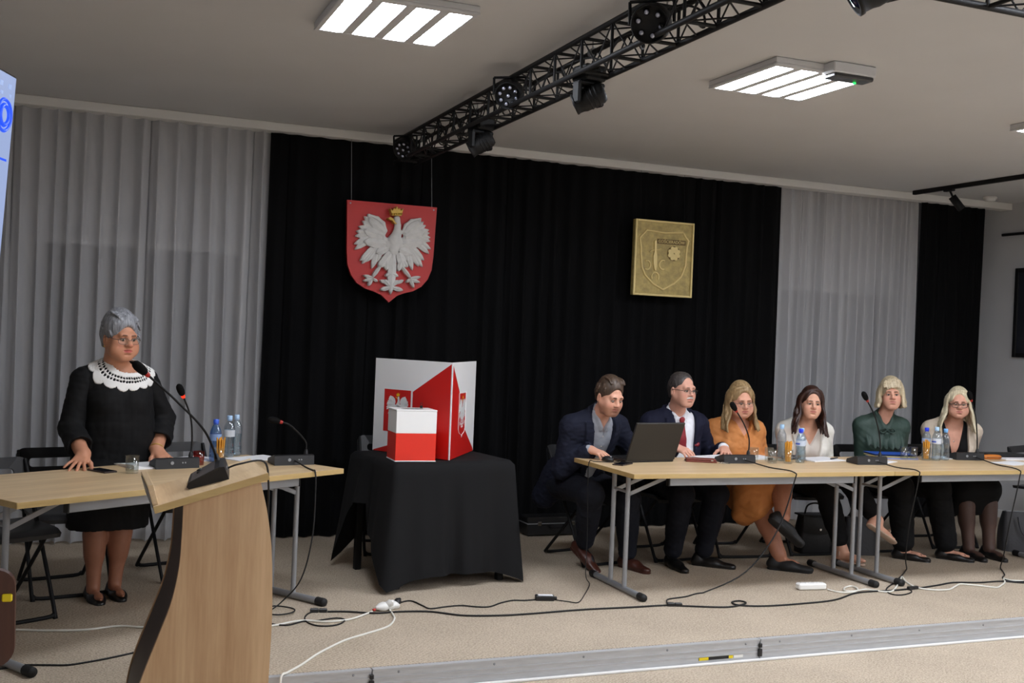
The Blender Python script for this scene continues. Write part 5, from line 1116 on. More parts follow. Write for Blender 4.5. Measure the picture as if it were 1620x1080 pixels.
    def strands(s, S, seeds, r0=.013, r1=.008, k=.008):
        for P in seeds:
            Q = spline([s.H(*p) for p in P], 3); n = len(Q)
            for i in range(n - 1): S.cone(Q[i], Q[i + 1], r0 + (r1 - r0) * i / n, r0 + (r1 - r0) * (i + 1) / n, k if i else k)
    def part(s, S, name, m, label=None):
        me, _ = S.mesh(name); return link(name, me, m, s.obj, label=label)
def long_hair(p, length, part_x=.0, n=22, flow=.0, out=.03, wav=.0, seed=1, fwd=.0, top=.0, left_fwd=None):
    """strand guides falling from a parting over both sides of the head"""
    r = random.Random(seed); out_l = []
    for q in (-1, 1):
        for i in range(n):
            f = i / (n - 1); a = radians(62 + 118 * f)                       # 0 front .. 180 back
            y0 = -.055 + .12 * f; wx = .088 * sin(a) if a < pi / 2 else .088 * (sin(a) ** .8); wy = -.092 * cos(a) + .02
            ln = length * (1 - .10 * r.random()) ; fw = fwd * (1 - f) * (1 if left_fwd is None or q < 0 else left_fwd)
            jit = lambda s_: r.uniform(-s_, s_)
            P = [(part_x, y0, .113 + top - .02 * f * f), (q * wx * .62 + part_x * .4, y0 * .6 + wy * .4, .100 + top - .012 * f), (q * wx * 1.06, wy * 1.02, .045), (q * (wx * 1.10 + .004), wy * 1.04 + .004, -.02)]
            ends = 4
            for e in range(1, ends + 1):
                t_ = e / ends; P.append((q * (wx * 1.10 + out * t_) + jit(.006) + wav * sin(6 * t_ + i), wy * 1.04 - fw * t_ + jit(.006) + flow * t_, -.02 - ln * t_))
            out_l.append(P)
    return out_l
def tee(a, b): return [tuple(a), tuple(b)]
# ------------------------------------------------------------------ clothing helpers
def lfu(p, X, Y, Z):
    d0, d1, d2 = X - p.pel[0], Y - p.pel[1], Z - p.pel[2]
    return (d0 * p.L[0] + d1 * p.L[1] + d2 * p.L[2], d0 * p.F[0] + d1 * p.F[1] + d2 * p.F[2], (d0 * p.up[0] + d1 * p.up[1] + d2 * p.up[2]) / p.len)
def vcut(p, S, u0, u1, w1, w0=.0, l0=.0, lapel=0.0, lw=.024, slant=.0):
    """open the front in a V from height u0 (fraction of the torso) to half width w1 at u1; lapel adds raised flaps along it"""
    X, Y, Z = S.pts((slice(None),) * 3); l, f, u = lfu(p, X, Y, Z); wid = w0 + (w1 - w0) * np.clip((u - u0) / (u1 - u0), 0, 1.25); l = l - l0 - slant * (u - u0)
    D0 = S.D.copy(); cut = np.maximum(np.maximum(np.abs(l) - wid, .0 - f), (u0 - u) * p.len); S.D = np.maximum(S.D, -cut).astype(np.float32)
    if lapel:
        lwid = lw * (.35 + .75 * np.clip((u - u0) / .35, 0, 1)); e = np.maximum(np.abs(np.abs(l) - (wid + lwid)) - lwid, np.maximum(.0 - f, (u0 - u) * p.len)); e = np.maximum(e, (u - 1.0) * p.len); S.D = np.minimum(S.D, np.maximum(D0 - lapel, e)).astype(np.float32)
def ring(p, S, c, rx, ry, r, drop=.03, a0=0, a1=360, flat=.0, op='u', k=.0, tall=1.0, n=18):
    """collar around the neck: drop lowers it towards the front"""
    P = []
    for i in range(n + 1): a = radians(a0 + (a1 - a0) * i / n); P.append(np.array(c) + p.L * rx * sin(a) + p.F * ry * cos(a) - p.up * drop * (.5 + .5 * cos(a)))
    for a, b in zip(P, P[1:]): S.cone(a, b, r, r, k, op); S.cone(a + p.up * tall, b + p.up * tall, r * .8, r * .8, k, op) if tall < .5 else None
def shoe(p, name, an, d, m, l=.25, w_=.043, heel=.0, low=True, z0=None, tilt=None, label=None, open_=0.0):
    an = np.array(an, float); d = nrm(d); S = SDF(an - .27, an + .27, .0065); dn = V(0, 0, -1) if tilt is None else nrm(tilt); dn = nrm(dn - d * (dn @ d)); h = an + dn * .055
    S.cone(h - d * .045, h + d * .08, .037, w_ * .92, .0, flat=(dn, .85)); S.cone(h + d * .06 + dn * .008, h + d * (l - .085) + dn * .016, w_, w_ * .72, .03, flat=(dn, .62))
    if not low: S.cone(an - d * .01 - dn * .01, h, .043, .04, .03)
    else: S.cone(h - d * .035, h - d * .03 - dn * .03, .033, .036, .02)
    if open_ is not None: S.cone(an + d * (.01 + open_) - dn * .02, an + d * (.015 + open_) + dn * .032, .031, .026, .012, 's'); S.cone(an + d * .03 + dn * .03, an + d * (.055 + open_) + dn * .037, .024, .018, .012, 's')
    so = h + dn * .033; S.cone(so - d * .045, so + d * (l - .09), .034, .036, .006, flat=(dn, .3)); S.plane(so + dn * .010, dn)
    return p.part(S, name, m, label)
def cuffhand(p, S, wr, R, **k): p.hand(S, wr, R, 0, **k)
def frame(fd, back, side):
    """hand axes from finger direction, back-of-hand direction; side +1 left hand, -1 right hand: thumb points to the body's middle when palm is down"""
    fd = nrm(fd); back = np.array(back, float); back = nrm(back - fd * (back @ fd)); th = np.cross(back, fd) * (1 if side < 0 else -1); return [fd, th, back]
TROU = mat('dark_trousers', (24, 26, 34), .85, spec=.2, bump=.2, bscale=300); BLACKT = mat('black_trousers', (17, 17, 18), .85, spec=.2)
BLKSHOE = mat('black_shoe', (18, 17, 17), .38); NAVY = mat('navy_wool', (27, 30, 44), .85, spec=.2, bump=.25, bscale=350)
def bgrid(lo, hi, head, hands=(), h=.0068, fh=.0036):
    fine = [(a, head[a] - (.11, .13, .14)[a], head[a] + (.11, .12, .14)[a], fh) for a in range(3)]
    for q in hands: fine += [(a, q[a] - .10, q[a] + .10, .0042) for a in range(3)]
    return SDF(lo, hi, h, fine)
UPZ = V(0, 0, 1)
# ================================================================== the standing woman
def standing_woman():
    p = Person('grey-haired woman in black dress with white lace collar, standing behind the table', (.22, 6.27, 0), radians(14), skin=(196, 138, 108), female=True); w_ = p.w
    hc = w_((.238, 6.205, 1.408)); neck = w_((.222, 6.275, 1.245)); pel = w_((.235, 6.375, .83)); p.torso_pts(pel, neck)
    wr = [w_((.075, 6.00, .800)), w_((.448, 6.245, .800))]; HR = Rot(radians(27), radians(6))
    TS = dict(sh=.165, hip=.19, waist=.175, chest=.175, dep=.135, bust=.03, belly=.03)
    S = bgrid((-.36, -.46, -.005), (.40, .36, 1.62), hc, [w_((.05, 5.95, .77)), w_((.46, 6.19, .77))]); p.torso(S, -.012, **TS); el = [ik(p.sh[0], wr[0], .27, .25, (-.45, .9, -.1)), ik(p.sh[1], wr[1], .27, .25, (.45, .9, -.1))]
    for i in (0, 1): p.arm(S, i, el[i], wr[i], .002, (.055, .048, .046, .032))
    an = [w_((.152, 6.235, .075)), w_((.262, 6.285, .078))]; kn = [w_((.15, 6.26, .45)), w_((.29, 6.30, .45))]
    for i in (0, 1): p.leg(S, i, kn[i], an[i], .0, (.10, .064, .062, .034)); p.foot(S, an[i], (.25, -1, 0), -.007, .150)
    p.head(S, hc, HR, 1.0, 1.1, .009, 1.15); p.neckcol(S, .062)
    p.hand(S, wr[0], frame((-.28, -.9, -.30), (.1, -.3, 1), -1), -1, (4, 8, 6), 20, 42); p.hand(S, wr[1], frame((.45, -.85, -.42), (0, -.4, 1), 1), 1, (4, 8, 6), 16, 48)
    tights = lambda P: (P[:, 2] < .56); p.body(S, (176, 62, 72), [(tights, (140, 92, 70), .8)]); p.face_bits((120, 84, 70), .15)
    p.glasses((96, 84, 80), .027, .0165, .0012, True, .006)
    # dress
    S = SDF((-.38, -.42, .25), (.42, .40, 1.42), .0065); p.torso(S, .012, **TS)
    for z0, z1, r0, r1 in ((.82, .62, .19, .20), (.62, .40, .20, .205)):
        c0 = V(pel[0] - .0, pel[1] - .03, z0); c1 = V(pel[0] - .02, pel[1] - .05, z1)
        for q in (-1, 1): S.cone(c0 + p.L * q * .07, c1 + p.L * q * .075, r0 - .06, r1 - .065, .08)
    S.plane((0, 0, .375), (0, 0, -1)); SL = SDF((-.38, -.42, .70), (.42, .40, 1.42), .0065); S.wrinkle(.009, 24, 3)
    for i in (0, 1): e2 = el[i] + (wr[i] - el[i]) * .62; SL.cone(p.sh[i], el[i], .068, .062, .03); SL.cone(el[i], e2, .060, .066 if i == 0 else .072, .02)
    for i in (0, 1): e2 = el[i] + (wr[i] - el[i]) * .60; SL.plane  # sleeves keep their round ends trimmed below
    for i in (0, 1):
        d = nrm(wr[i] - el[i]); e2 = el[i] + (wr[i] - el[i]) * .62
        SL.cone(e2 + d * .075, e2 + d * .16, .085, .085, .0, 's')
    SL.wrinkle(.010, 30, 5)
    D0 = S.D.copy(); X, Y, Z = S.pts((slice(None),) * 3); l, f, u = lfu(p, X, Y, Z); f2 = f - .012; rho = np.sqrt((l / 1.16) ** 2 + f2 ** 2); th = np.arctan2(l, f2)
    d3 = np.sqrt((l / 1.12) ** 2 + f2 ** 2 + ((u - .97) * p.len) ** 2); S.D = np.maximum(S.D, -np.maximum(d3 - .092, (.55 - u) * p.len)).astype(np.float32)
    BD = mat('black_dress', (15, 15, 16), .8, spec=.25); p.part(S, 'dress', BD, 'black knee-length dress'); me, _ = SL.mesh('sleeves'); link('sleeves', me, BD, p.obj)
    LC = SDF((-.38, -.42, 1.0), (.42, .40, 1.42), .0042); w0 = S
    X, Y, Z = LC.pts((slice(None),) * 3); l, f, u = lfu(p, X, Y, Z); f2 = f - .012; rho = np.sqrt((l / 1.16) ** 2 + f2 ** 2); th = np.arctan2(l, f2); p.torso(LC, .012, **TS); Dd = LC.D
    rho = np.sqrt((l / 1.12) ** 2 + f2 ** 2 + ((u - .97) * p.len) ** 2); rout = .148 + .018 * np.sqrt(np.abs(np.sin(th * 7))); band = (rho > .105) & (rho < .132)
    band = band & (np.abs(th) < 2.0); hole = np.where(band, .006 * (np.abs(np.sin(th * 24)) * np.abs(np.sin((rho - .105) * 3.14159 / .0135)) - .45) / .3, -.05)
    LC.D = np.maximum(np.maximum(np.maximum(Dd - .0065, -(Dd - .0005)), np.maximum(.090 - rho, rho - rout)), np.maximum(hole, (.5 - u) * p.len)).astype(np.float32)
    p.part(LC, 'lace_collar', mat('white_lace', (236, 234, 230), .8), 'white scalloped lace collar')
    # hair: short, grey, brushed to the side
    S = p.hair_grid((-.13, -.15, -.13), (.13, .16, .18), .004); p.cap(S, .014, .066, -.002, -.055, .016); r = random.Random(4); sd = []
    for i in range(90):
        a = r.uniform(0, 2 * pi); z = r.uniform(.02, .125); rr = sqrt(max(0, 1 - ((z - .042) / .1) ** 2)); x, y = .088 * rr * sin(a), .022 + .108 * rr * cos(a)
        if y < -.050 and z < .085: continue
        sd.append([(x, y, z), (x * 1.06 + .012, y * 1.05 - .004, z - .012), (x * 1.06 + .022, y * 1.06 - .004, z - .034)])
    for i in range(16): x = -.05 + .10 * i / 15; sd.append([(x - .02, -.01, .138), (x, -.045, .120), (x + .014, -.062, .100 - .006 * (i % 3) - .02 * max(0, x))])
    p.strands(S, sd, .0060, .003, .004); p.part(S, 'hair', mat_hair('grey_hair', (62, 64, 70), (176, 178, 184)), 'short grey hair')
    for i, m_ in ((0, 'shoe'), (1, 'shoe')): shoe(p, 'shoe', an[i], (.25, -1, 0), BLKSHOE, .215, .042, label='black peep-toe shoe', open_=.02)
    # bracelet, earring
    d = nrm(wr[1] - el[1]); c = wr[1] - d * .012; u_ = nrm(np.cross(d, UPZ)); v_ = np.cross(d, u_); MB().tube([c + (u_ * cos(a) + v_ * sin(a)) * .036 for a in np.linspace(0, 2 * pi, 25)[:-1]], .003, 6, closed=True).build('bracelet', M_GOLD, p.obj)
    for q in (-1, 1): MB().lathe([(0, -.005), (.005, 0), (0, .005)], p.H(q * .081, .012, -.05), 10).build('earring', M_GOLD, p.obj)
standing_woman()
def trousers(p, kn, an, m, g=.012, r=(.092, .066, .064, .046), hem=.93, extra=None, label=None):
    S = SDF((-.42, -.95, .02), (.55, .30, .80), .007); S.ell(p.pel + V(0, .0, -.02), (.175 + g, .13 + g, .11 + g), p.T, .0)
    for i in (0, 1): p.leg(S, i, kn[i], an[i], g, r, .06, hem)
    S.wrinkle(.010, 28, 9); return p.part(S, 'trousers', m, label)
def collar_neck(p, S, r, tall): pass
# ================================================================== the man at the laptop
def man_laptop():
    p = Person('young man in a navy jacket and grey shirt, bent over the laptop', (3.17, 6.62, 0), radians(10), skin=(214, 160, 134)); w_ = p.w
    hc = w_((3.222, 6.262, 1.138)); neck = w_((3.215, 6.385, 1.000)); pel = w_((3.17, 6.66, .56)); p.torso_pts(pel, neck); HR = Rot(radians(8), radians(17), radians(2))
    TS = dict(sh=.185, hip=.17, waist=.15, chest=.165, dep=.11); wr = [w_((3.105, 6.275, .795)), w_((3.42, 6.25, .79))]
    S = bgrid((-.40, -.72, .0), (.50, .30, 1.35), hc, [w_((3.12, 6.20, .78))]); p.torso(S, -.008, **TS); el = [ik(p.sh[0], wr[0], .29, .26, (-.3, .5, -.8)), ik(p.sh[1], wr[1], .29, .26, (.6, .4, -.7))]
    for i in (0, 1): p.arm(S, i, el[i], wr[i])
    an = [w_((3.16, 6.42, .165)), w_((3.46, 6.38, .085))]; kn = [ik(p.hp[0], an[0], .44, .42, (-.1, -1, .5)), ik(p.hp[1], an[1], .44, .42, (.1, -1, .5))]
    for i in (0, 1): p.leg(S, i, kn[i], an[i])
    p.foot(S, an[0], (.25, -.8, -.45), -.010, .13, 1); p.foot(S, an[1], (.25, -1, 0), -.010, .13)
    p.head(S, hc, HR, .96, 1.1); p.neckcol(S, .055)
    p.hand(S, wr[0], frame((.42, -.85, -.16), (-.1, -.15, 1), -1), -1, (22, 26, 14), 8, 30, .98); p.hand(S, wr[1], frame((.0, -1, -.15), (0, -.1, 1), 1), 1, (14, 20, 10), 6, 30)
    p.body(S, (186, 100, 92), [(lambda P: P[:, 2] < .22, (20, 20, 24), 1.0)], stub=((140, 94, 70), .5)); p.face_bits((88, 60, 44), .45, .004)
    # shirt
    S = SDF((-.34, -.55, .40), (.40, .30, 1.15), .0065); p.torso(S, .006, **TS)
    X, Y, Z = S.pts((slice(None),) * 3); l, f, u = lfu(p, X, Y, Z); S.D = np.maximum(S.D, -np.maximum(np.maximum(np.abs(l) - .10 * np.clip(u - .86, 0, 1) - .004, -f), (.84 - u) * p.len)).astype(np.float32)
    nk = p.neck + p.up * .02
    for q in (-1, 1):
        pts = [nk - p.F * .058 + p.L * q * .02 + p.up * .030, nk + p.L * q * .062 + p.up * .022, nk + p.L * q * .045 + p.F * .05 - p.up * .005, nk + p.L * q * .022 + p.F * .085 - p.up * .045]
        for a, b in zip(pts, pts[1:]): S.cone(a, b, .010, .009, .004); S.cone(a - p.up * .018, b - p.up * .018, .012, .011, .004)
    for i in (0, 1): d = nrm(wr[i] - el[i]); S.cone(wr[i] - d * .05, wr[i] - d * .012, .040, .037, .0)
    S.wrinkle(.007, 40, 2); HS = S; SH = mat('grey_shirt', (158, 162, 170), .7, bump=.15, bscale=300); sh_ = p.part(S, 'shirt', SH, 'light grey shirt')
    for u_ in (.84, .72, .60, .48): MB().lathe([(.0055, 0), (.005, .003)], HS.ray(p.at(0.0, 0, u_), p.F), 8, p.F).build('button', M_WHITEP, sh_)
    # jacket
    S = SDF((-.42, -.55, .30), (.50, .34, 1.15), .0065); p.torso(S, .022, **TS); S.cone(p.at(-.10, -.03, .05), p.at(-.12, -.06, -.38), .10, .085, .06); S.cone(p.at(.08, -.05, .05), p.at(.08, -.08, -.28), .10, .09, .06)
    for i in (0, 1): p.arm(S, i, el[i], wr[i], .018, upto=.86)
    S.wrinkle(.013, 30, 4); vcut(p, S, .10, 1.0, .088, .035, 0, .011, .026)
    nk = p.neck + p.up * .01
    for q in (-1, 1):
        pts = [nk - p.F * .078 + p.up * .035, nk - p.F * .045 + p.L * q * .070 + p.up * .026, nk + p.L * q * .088 + p.F * .01 + p.up * .004, nk + p.L * q * .092 + p.F * .06 - p.up * .05]
        for a, b in zip(pts, pts[1:]): S.cone(a, b, .013, .012, .006); S.cone(a - p.up * .02, b - p.up * .02, .015, .013, .006)
    p.part(S, 'jacket', NAVY, 'navy blue suit jacket')
    trousers(p, kn, an, TROU); BR_ = mat('brown_shoe', (66, 34, 26), .35); shoe(p, 'shoe', an[0], (.28, -.78, -.48), BR_, .27, .044, tilt=(.1, -.45, -1), label='brown leather shoe', open_=None); shoe(p, 'shoe', an[1] + V(0, 0, .006), (.25, -1, 0), BR_, .27, .044, label='brown leather shoe', open_=None)
    # hair: short brown, quiff
    S = p.hair_grid((-.12, -.15, -.13), (.12, .16, .19), .004); p.cap(S, .009, .078, .014, -.045, .010); r = random.Random(6); sd = []
    for i in range(26): x = -.058 + .116 * i / 25; sd.append([(x, .03, .126), (x * 1.0, -.020, .122 + r.uniform(-.004, .008)), (x * 1.02 + .004, -.046, .106 + r.uniform(-.005, .006))])
    for i in range(40): a = r.uniform(-2.4, 2.4) + pi; z = r.uniform(.03, .12); rr = sqrt(max(0, 1 - ((z - .042) / .1) ** 2)); x, y = .086 * rr * sin(a), .022 - .106 * rr * cos(a); sd.append([(x, y, z), (x * 1.05, y * 1.04, z - .02)]) if not (y < -.03 and z < .07) else None
    p.strands(S, sd, .0055, .003, .004); p.part(S, 'hair', mat_hair('brown_hair', (40, 30, 24), (92, 72, 56)), 'short brown hair')
man_laptop()
# ================================================================== the man with the red tie
def man_tie():
    p = Person('man with spectacles, white moustache and dark red tie, seated in a navy suit', (3.93, 6.68, 0), radians(-4), skin=(212, 158, 136)); w_ = p.w
    hc = w_((3.90, 6.50, 1.182)); neck = w_((3.915, 6.60, 1.010)); pel = w_((3.95, 6.72, .56)); p.torso_pts(pel, neck); HR = Rot(radians(9), radians(3))
    TS = dict(sh=.178, hip=.175, waist=.155, chest=.16, dep=.12, belly=.015); wr = [w_((3.80, 6.40, .80)), w_((4.20, 6.42, .79))]
    S = bgrid((-.42, -.70, .0), (.50, .32, 1.40), hc, [w_((3.84, 6.32, .77)), w_((4.17, 6.34, .77))]); p.torso(S, -.008, **TS); el = [ik(p.sh[0], wr[0], .29, .26, (-.45, .6, -.8)), ik(p.sh[1], wr[1], .29, .26, (.45, .6, -.8))]
    for i in (0, 1): p.arm(S, i, el[i], wr[i])
    an = [w_((3.79, 6.36, .085)), w_((4.02, 6.345, .085))]; kn = [ik(p.hp[0], an[0], .44, .42, (-.1, -1, .5)), ik(p.hp[1], an[1], .44, .42, (.1, -1, .5))]
    for i in (0, 1): p.leg(S, i, kn[i], an[i]); p.foot(S, an[i], ((-.1, -1, 0), (.75, -.7, 0))[i], -.010, .13)
    p.head(S, hc, HR, .96, 1.05, .0, 1.05); p.neckcol(S, .057)
    p.hand(S, wr[0], frame((.42, -.9, -.22), (-.3, -.1, 1), -1), -1, (24, 28, 16), 6, 28); p.hand(S, wr[1], frame((-.38, -.9, -.26), (0, -.25, 1), 1), 1, (6, 10, 8), 14, 45)
    p.body(S, (190, 112, 100), [(lambda P: P[:, 2] < .22, (16, 16, 18), 1.0)]); p.face_bits((120, 96, 84), .1, .003); p.glasses((40, 36, 38), .0275, .0165, .0013, False, .003)
    S = p.hair_grid((-.05, -.13, -.08), (.05, -.05, -.02), .003)
    for q in (-1, 1): S.cone(p.H(q * .004, -.1005, -.0445), p.H(q * .028, -.0895, -.0525), .0068, .0045, .004)
    p.part(S, 'moustache', mat_hair('white_moustache', (190, 186, 180), (228, 226, 222)), 'white moustache')
    S = SDF((-.34, -.50, .42), (.40, .30, 1.15), .0065); p.torso(S, .006, **TS); nk = p.neck + p.up * .02
    for q in (-1, 1):
        pts = [nk - p.F * .060 + p.L * q * .02 + p.up * .034, nk + p.L * q * .064 + p.up * .024, nk + p.L * q * .045 + p.F * .055 - p.up * .002, nk + p.L * q * .012 + p.F * .090 - p.up * .030]
        for a, b in zip(pts, pts[1:]): S.cone(a, b, .010, .009, .004); S.cone(a - p.up * .02, b - p.up * .02, .012, .012, .004)
        S.cone(nk + p.L * q * .03 + p.F * .083 - p.up * .03, nk + p.L * q * .05 + p.F * .088 - p.up * .070, .014, .006, .006, flat=(p.F, .5))
    for i in (0, 1): d = nrm(wr[i] - el[i]); S.cone(wr[i] - d * .05, wr[i] - d * .008, .041, .038, .0)
    S.wrinkle(.006, 36, 2); p.part(S, 'shirt', mat('white_shirt', (232, 233, 238), .7), 'white shirt')
    S = SDF((-.34, -.50, .42), (.40, .30, 1.15), .0055); a = p.at(0, .104, .985); S.ell(a, (.021, .014, .022), p.T, 0); S.cone(p.at(0, .112, .94), p.at(.002, .142, .70), .018, .030, .006, flat=(p.F, .3)); S.cone(p.at(.002, .142, .70), p.at(.004, .158, .25), .030, .040, .004, flat=(p.F, .25))
    p.part(S, 'necktie', mat('dark_red_tie', (140, 34, 44), .5, bump=.3, bscale=400), 'dark red necktie')
    S = SDF((-.42, -.50, .38), (.50, .34, 1.15), .0065); p.torso(S, .022, **TS); S.cone(p.at(-.10, -.03, .05), p.at(-.11, -.03, -.14), .11, .10, .06); S.cone(p.at(.10, -.03, .05), p.at(.11, -.03, -.14), .11, .10, .06)
    for i in (0, 1): p.arm(S, i, el[i], wr[i], .018, upto=.86)
    S.wrinkle(.013, 30, 7); vcut(p, S, .02, 1.0, .085, .06, .01, .011, .028); nk = p.neck + p.up * .01
    for q in (-1, 1):
        pts = [nk - p.F * .082 + p.up * .032, nk - p.F * .045 + p.L * q * .074 + p.up * .024, nk + p.L * q * .092 + p.F * .01 + p.up * .002, nk + p.L * q * .096 + p.F * .06 - p.up * .05]
        for a, b in zip(pts, pts[1:]): S.cone(a, b, .013, .012, .006); S.cone(a - p.up * .02, b - p.up * .02, .015, .013, .006)
    JS = S; p.part(S, 'jacket', mat('navy_suit', (24, 26, 44), .8, spec=.2, bump=.2, bscale=350), 'navy suit jacket')
    S = SDF((.02, -.3, .6), (.3, .0, 1.1), .0045); c = JS.ray(p.at(.115, 0, .62), p.F); S.ell(c, (.018, .010, .012), p.T, 0); S.ell(c + p.L * .01 + p.up * .008, (.010, .010, .012), p.T, .004); p.part(S, 'pocket_square', mat('dark_red_silk', (130, 24, 36), .4), 'dark red pocket square')
    trousers(p, kn, an, mat('suit_trousers', (18, 19, 26), .85, spec=.2)); shoe(p, 'shoe', an[0], (-.1, -1, 0), BLKSHOE, .28, .045, label='black leather shoe', open_=None); shoe(p, 'shoe', an[1], (.75, -.7, 0), BLKSHOE, .28, .045, label='black leather shoe', open_=None)
    S = p.hair_grid((-.12, -.13, -.13), (.12, .16, .16), .004); p.cap(S, .0045, .104, .026, -.055, .0); r = random.Random(8); sd = []
    for i in range(150):
        a = r.uniform(0, 2 * pi); z = r.uniform(.03, .122); rr = sqrt(max(0, 1 - ((z - .040) / .087) ** 2)); x, y = .077 * rr * sin(a), .020 + .097 * rr * cos(a)
        if y < -.030 and z < .112: continue
        sd.append([(x, y, z), (x * 1.02, y + .014, z - .004)] if z > .085 else [(x, y, z), (x * 1.04, y + .006, z - .018)])
    p.strands(S, sd, .0055, .003, .003); p.part(S, 'hair', mat_hair('dark_short_hair', (32, 28, 28), (86, 79, 76)), 'short dark greying hair')
man_tie()
def skirt_fill(S, a, b, r0, r1, k=.08, n=5):
    for i in range(n): t_ = i / (n - 1); S.cone(a[0] * (1 - t_) + a[1] * t_, b[0] * (1 - t_) + b[1] * t_, r0, r1, k)
# ================================================================== the woman in ochre
def woman_ochre():
    p = Person('woman with long light brown hair and spectacles in an ochre dress, legs crossed', (4.42, 6.68, 0), radians(-12), skin=(212, 156, 130), female=True); w_ = p.w
    hc = w_((4.378, 6.50, 1.115)); neck = w_((4.405, 6.595, .960)); pel = w_((4.48, 6.74, .56)); p.torso_pts(pel, neck); HR = Rot(radians(-12), radians(11), radians(-3))
    TS = dict(sh=.155, hip=.19, waist=.165, chest=.16, dep=.13, bust=.026, belly=.02); wr = [w_((4.33, 6.45, .67)), w_((4.66, 6.42, .67))]
    S = bgrid((-.42, -.85, .0), (.50, .32, 1.34), hc, [w_((4.25, 6.36, .77))]); p.torso(S, -.012, **TS); el = [ik(p.sh[0], wr[0], .27, .24, (-.4, .7, -.8)), ik(p.sh[1], wr[1], .27, .24, (.4, .7, -.8))]
    for i in (0, 1): p.arm(S, i, el[i], wr[i], -.006)
    anR = w_((4.475, 6.12, .105)); knR = w_((4.36, 6.28, .515)); anL = w_((4.425, 6.03, .375)); knL = w_((4.56, 6.245, .650)); kn = [knR, knL]; an = [anR, anL]
    for i in (0, 1): p.leg(S, i, kn[i], an[i], .008, (.10, .07, .066, .042))
    p.foot(S, anR, (.75, -.66, 0), -.010, .13); p.foot(S, anL, (.70, -.30, -.62), -.010, .13, 1)
    p.head(S, hc, HR, .95, 1.05, .004); p.neckcol(S, .054); p.hand(S, wr[0], frame((.45, -.85, -.3), (0, -.3, 1), -1), -1, (18, 20, 12), 6, 30); p.hand(S, wr[1], frame((-.6, -.75, -.25), (0, -.2, 1), 1), 1, (18, 20, 12), 6, 30)
    p.body(S, (182, 100, 96), [(lambda P: P[:, 2] < .70, (150, 96, 72), .75)]); p.face_bits((120, 84, 60), .5, closed=True); p.glasses((110, 92, 88), .026, .016, .0010, True, .004)
    S = SDF((-.42, -.70, .26), (.50, .34, 1.12), .0065); p.torso(S, .014, **TS)
    for i in (0, 1): p.arm(S, i, el[i], wr[i], .013, upto=.80)
    skirt_fill(S, p.hp, kn, .125, .088); S.cone(knR + V(-.02, .03, -.02), knR + V(-.03, .05, -.16), .095, .085, .06); S.cone(knL + V(-.03, .05, -.05), w_((4.36, 6.22, .40)), .09, .075, .06); S.cone(p.pel, p.pel + V(-.04, -.25, -.12), .15, .13, .08)
    S.wrinkle(.016, 24, 8); X, Y, Z = S.pts((slice(None),) * 3); l, f, u = lfu(p, X, Y, Z)
    S.D = np.maximum(S.D, -np.maximum(np.maximum(np.abs(l) - .05 * np.clip((u - .82) / .18, 0, 1.4), -f), (.82 - u) * p.len)).astype(np.float32); S.D = np.maximum(S.D, -(np.sqrt(l * l + (f - .01) ** 2) - .060 - .2 * np.maximum(0, .0))* 1.0 + np.where(u < .93, -9, 0)).astype(np.float32) if False else S.D
    OC = mat('ochre_cotton', (196, 126, 66), .75, bump=.3, bscale=40); nk = p.neck
    for q in (-1, 1):
        pts = [nk - p.F * .070 + p.up * .02, nk + p.L * q * .078 + p.up * .012, nk + p.L * q * .062 + p.F * .075 - p.up * .045, nk + p.L * q * .012 + p.F * .142 - p.up * .10]
        for a, b in zip(pts, pts[1:]): S.cone(a, b, .012, .012, .008); S.cone(a + p.L * q * .022 - p.up * .02, b + p.L * q * .026 - p.up * .014, .011, .010, .008)
    p.part(S, 'dress', OC, 'ochre dress with a collar')
    SN = mat('black_sneaker', (22, 22, 23), .65); shoe(p, 'sneaker', anL + V(.0, 0, .0), (.70, -.30, -.62), SN, .27, .048, tilt=(-.3, -.5, -.8), label='black canvas sneaker', open_=None); shoe(p, 'sneaker', anR + V(0, 0, -.012), (.75, -.66, 0), SN, .28, .05, label='black canvas sneaker', open_=None)
    S = p.hair_grid((-.20, -.20, -.34), (.20, .20, .18), .0045); p.cap(S, .012, .080, -.02, -.10, .010); p.strands(S, long_hair(p, .20, -.012, 22, .0, .035, .006, 3, .05), .011, .007, .004); S.ell(p.H(0, -.125, .002), (.064, .078, .104), p.HR, .012, 's'); p.part(S, 'hair', mat_hair('light_brown_hair', (104, 78, 50), (184, 156, 112)), 'long light brown hair')
woman_ochre()
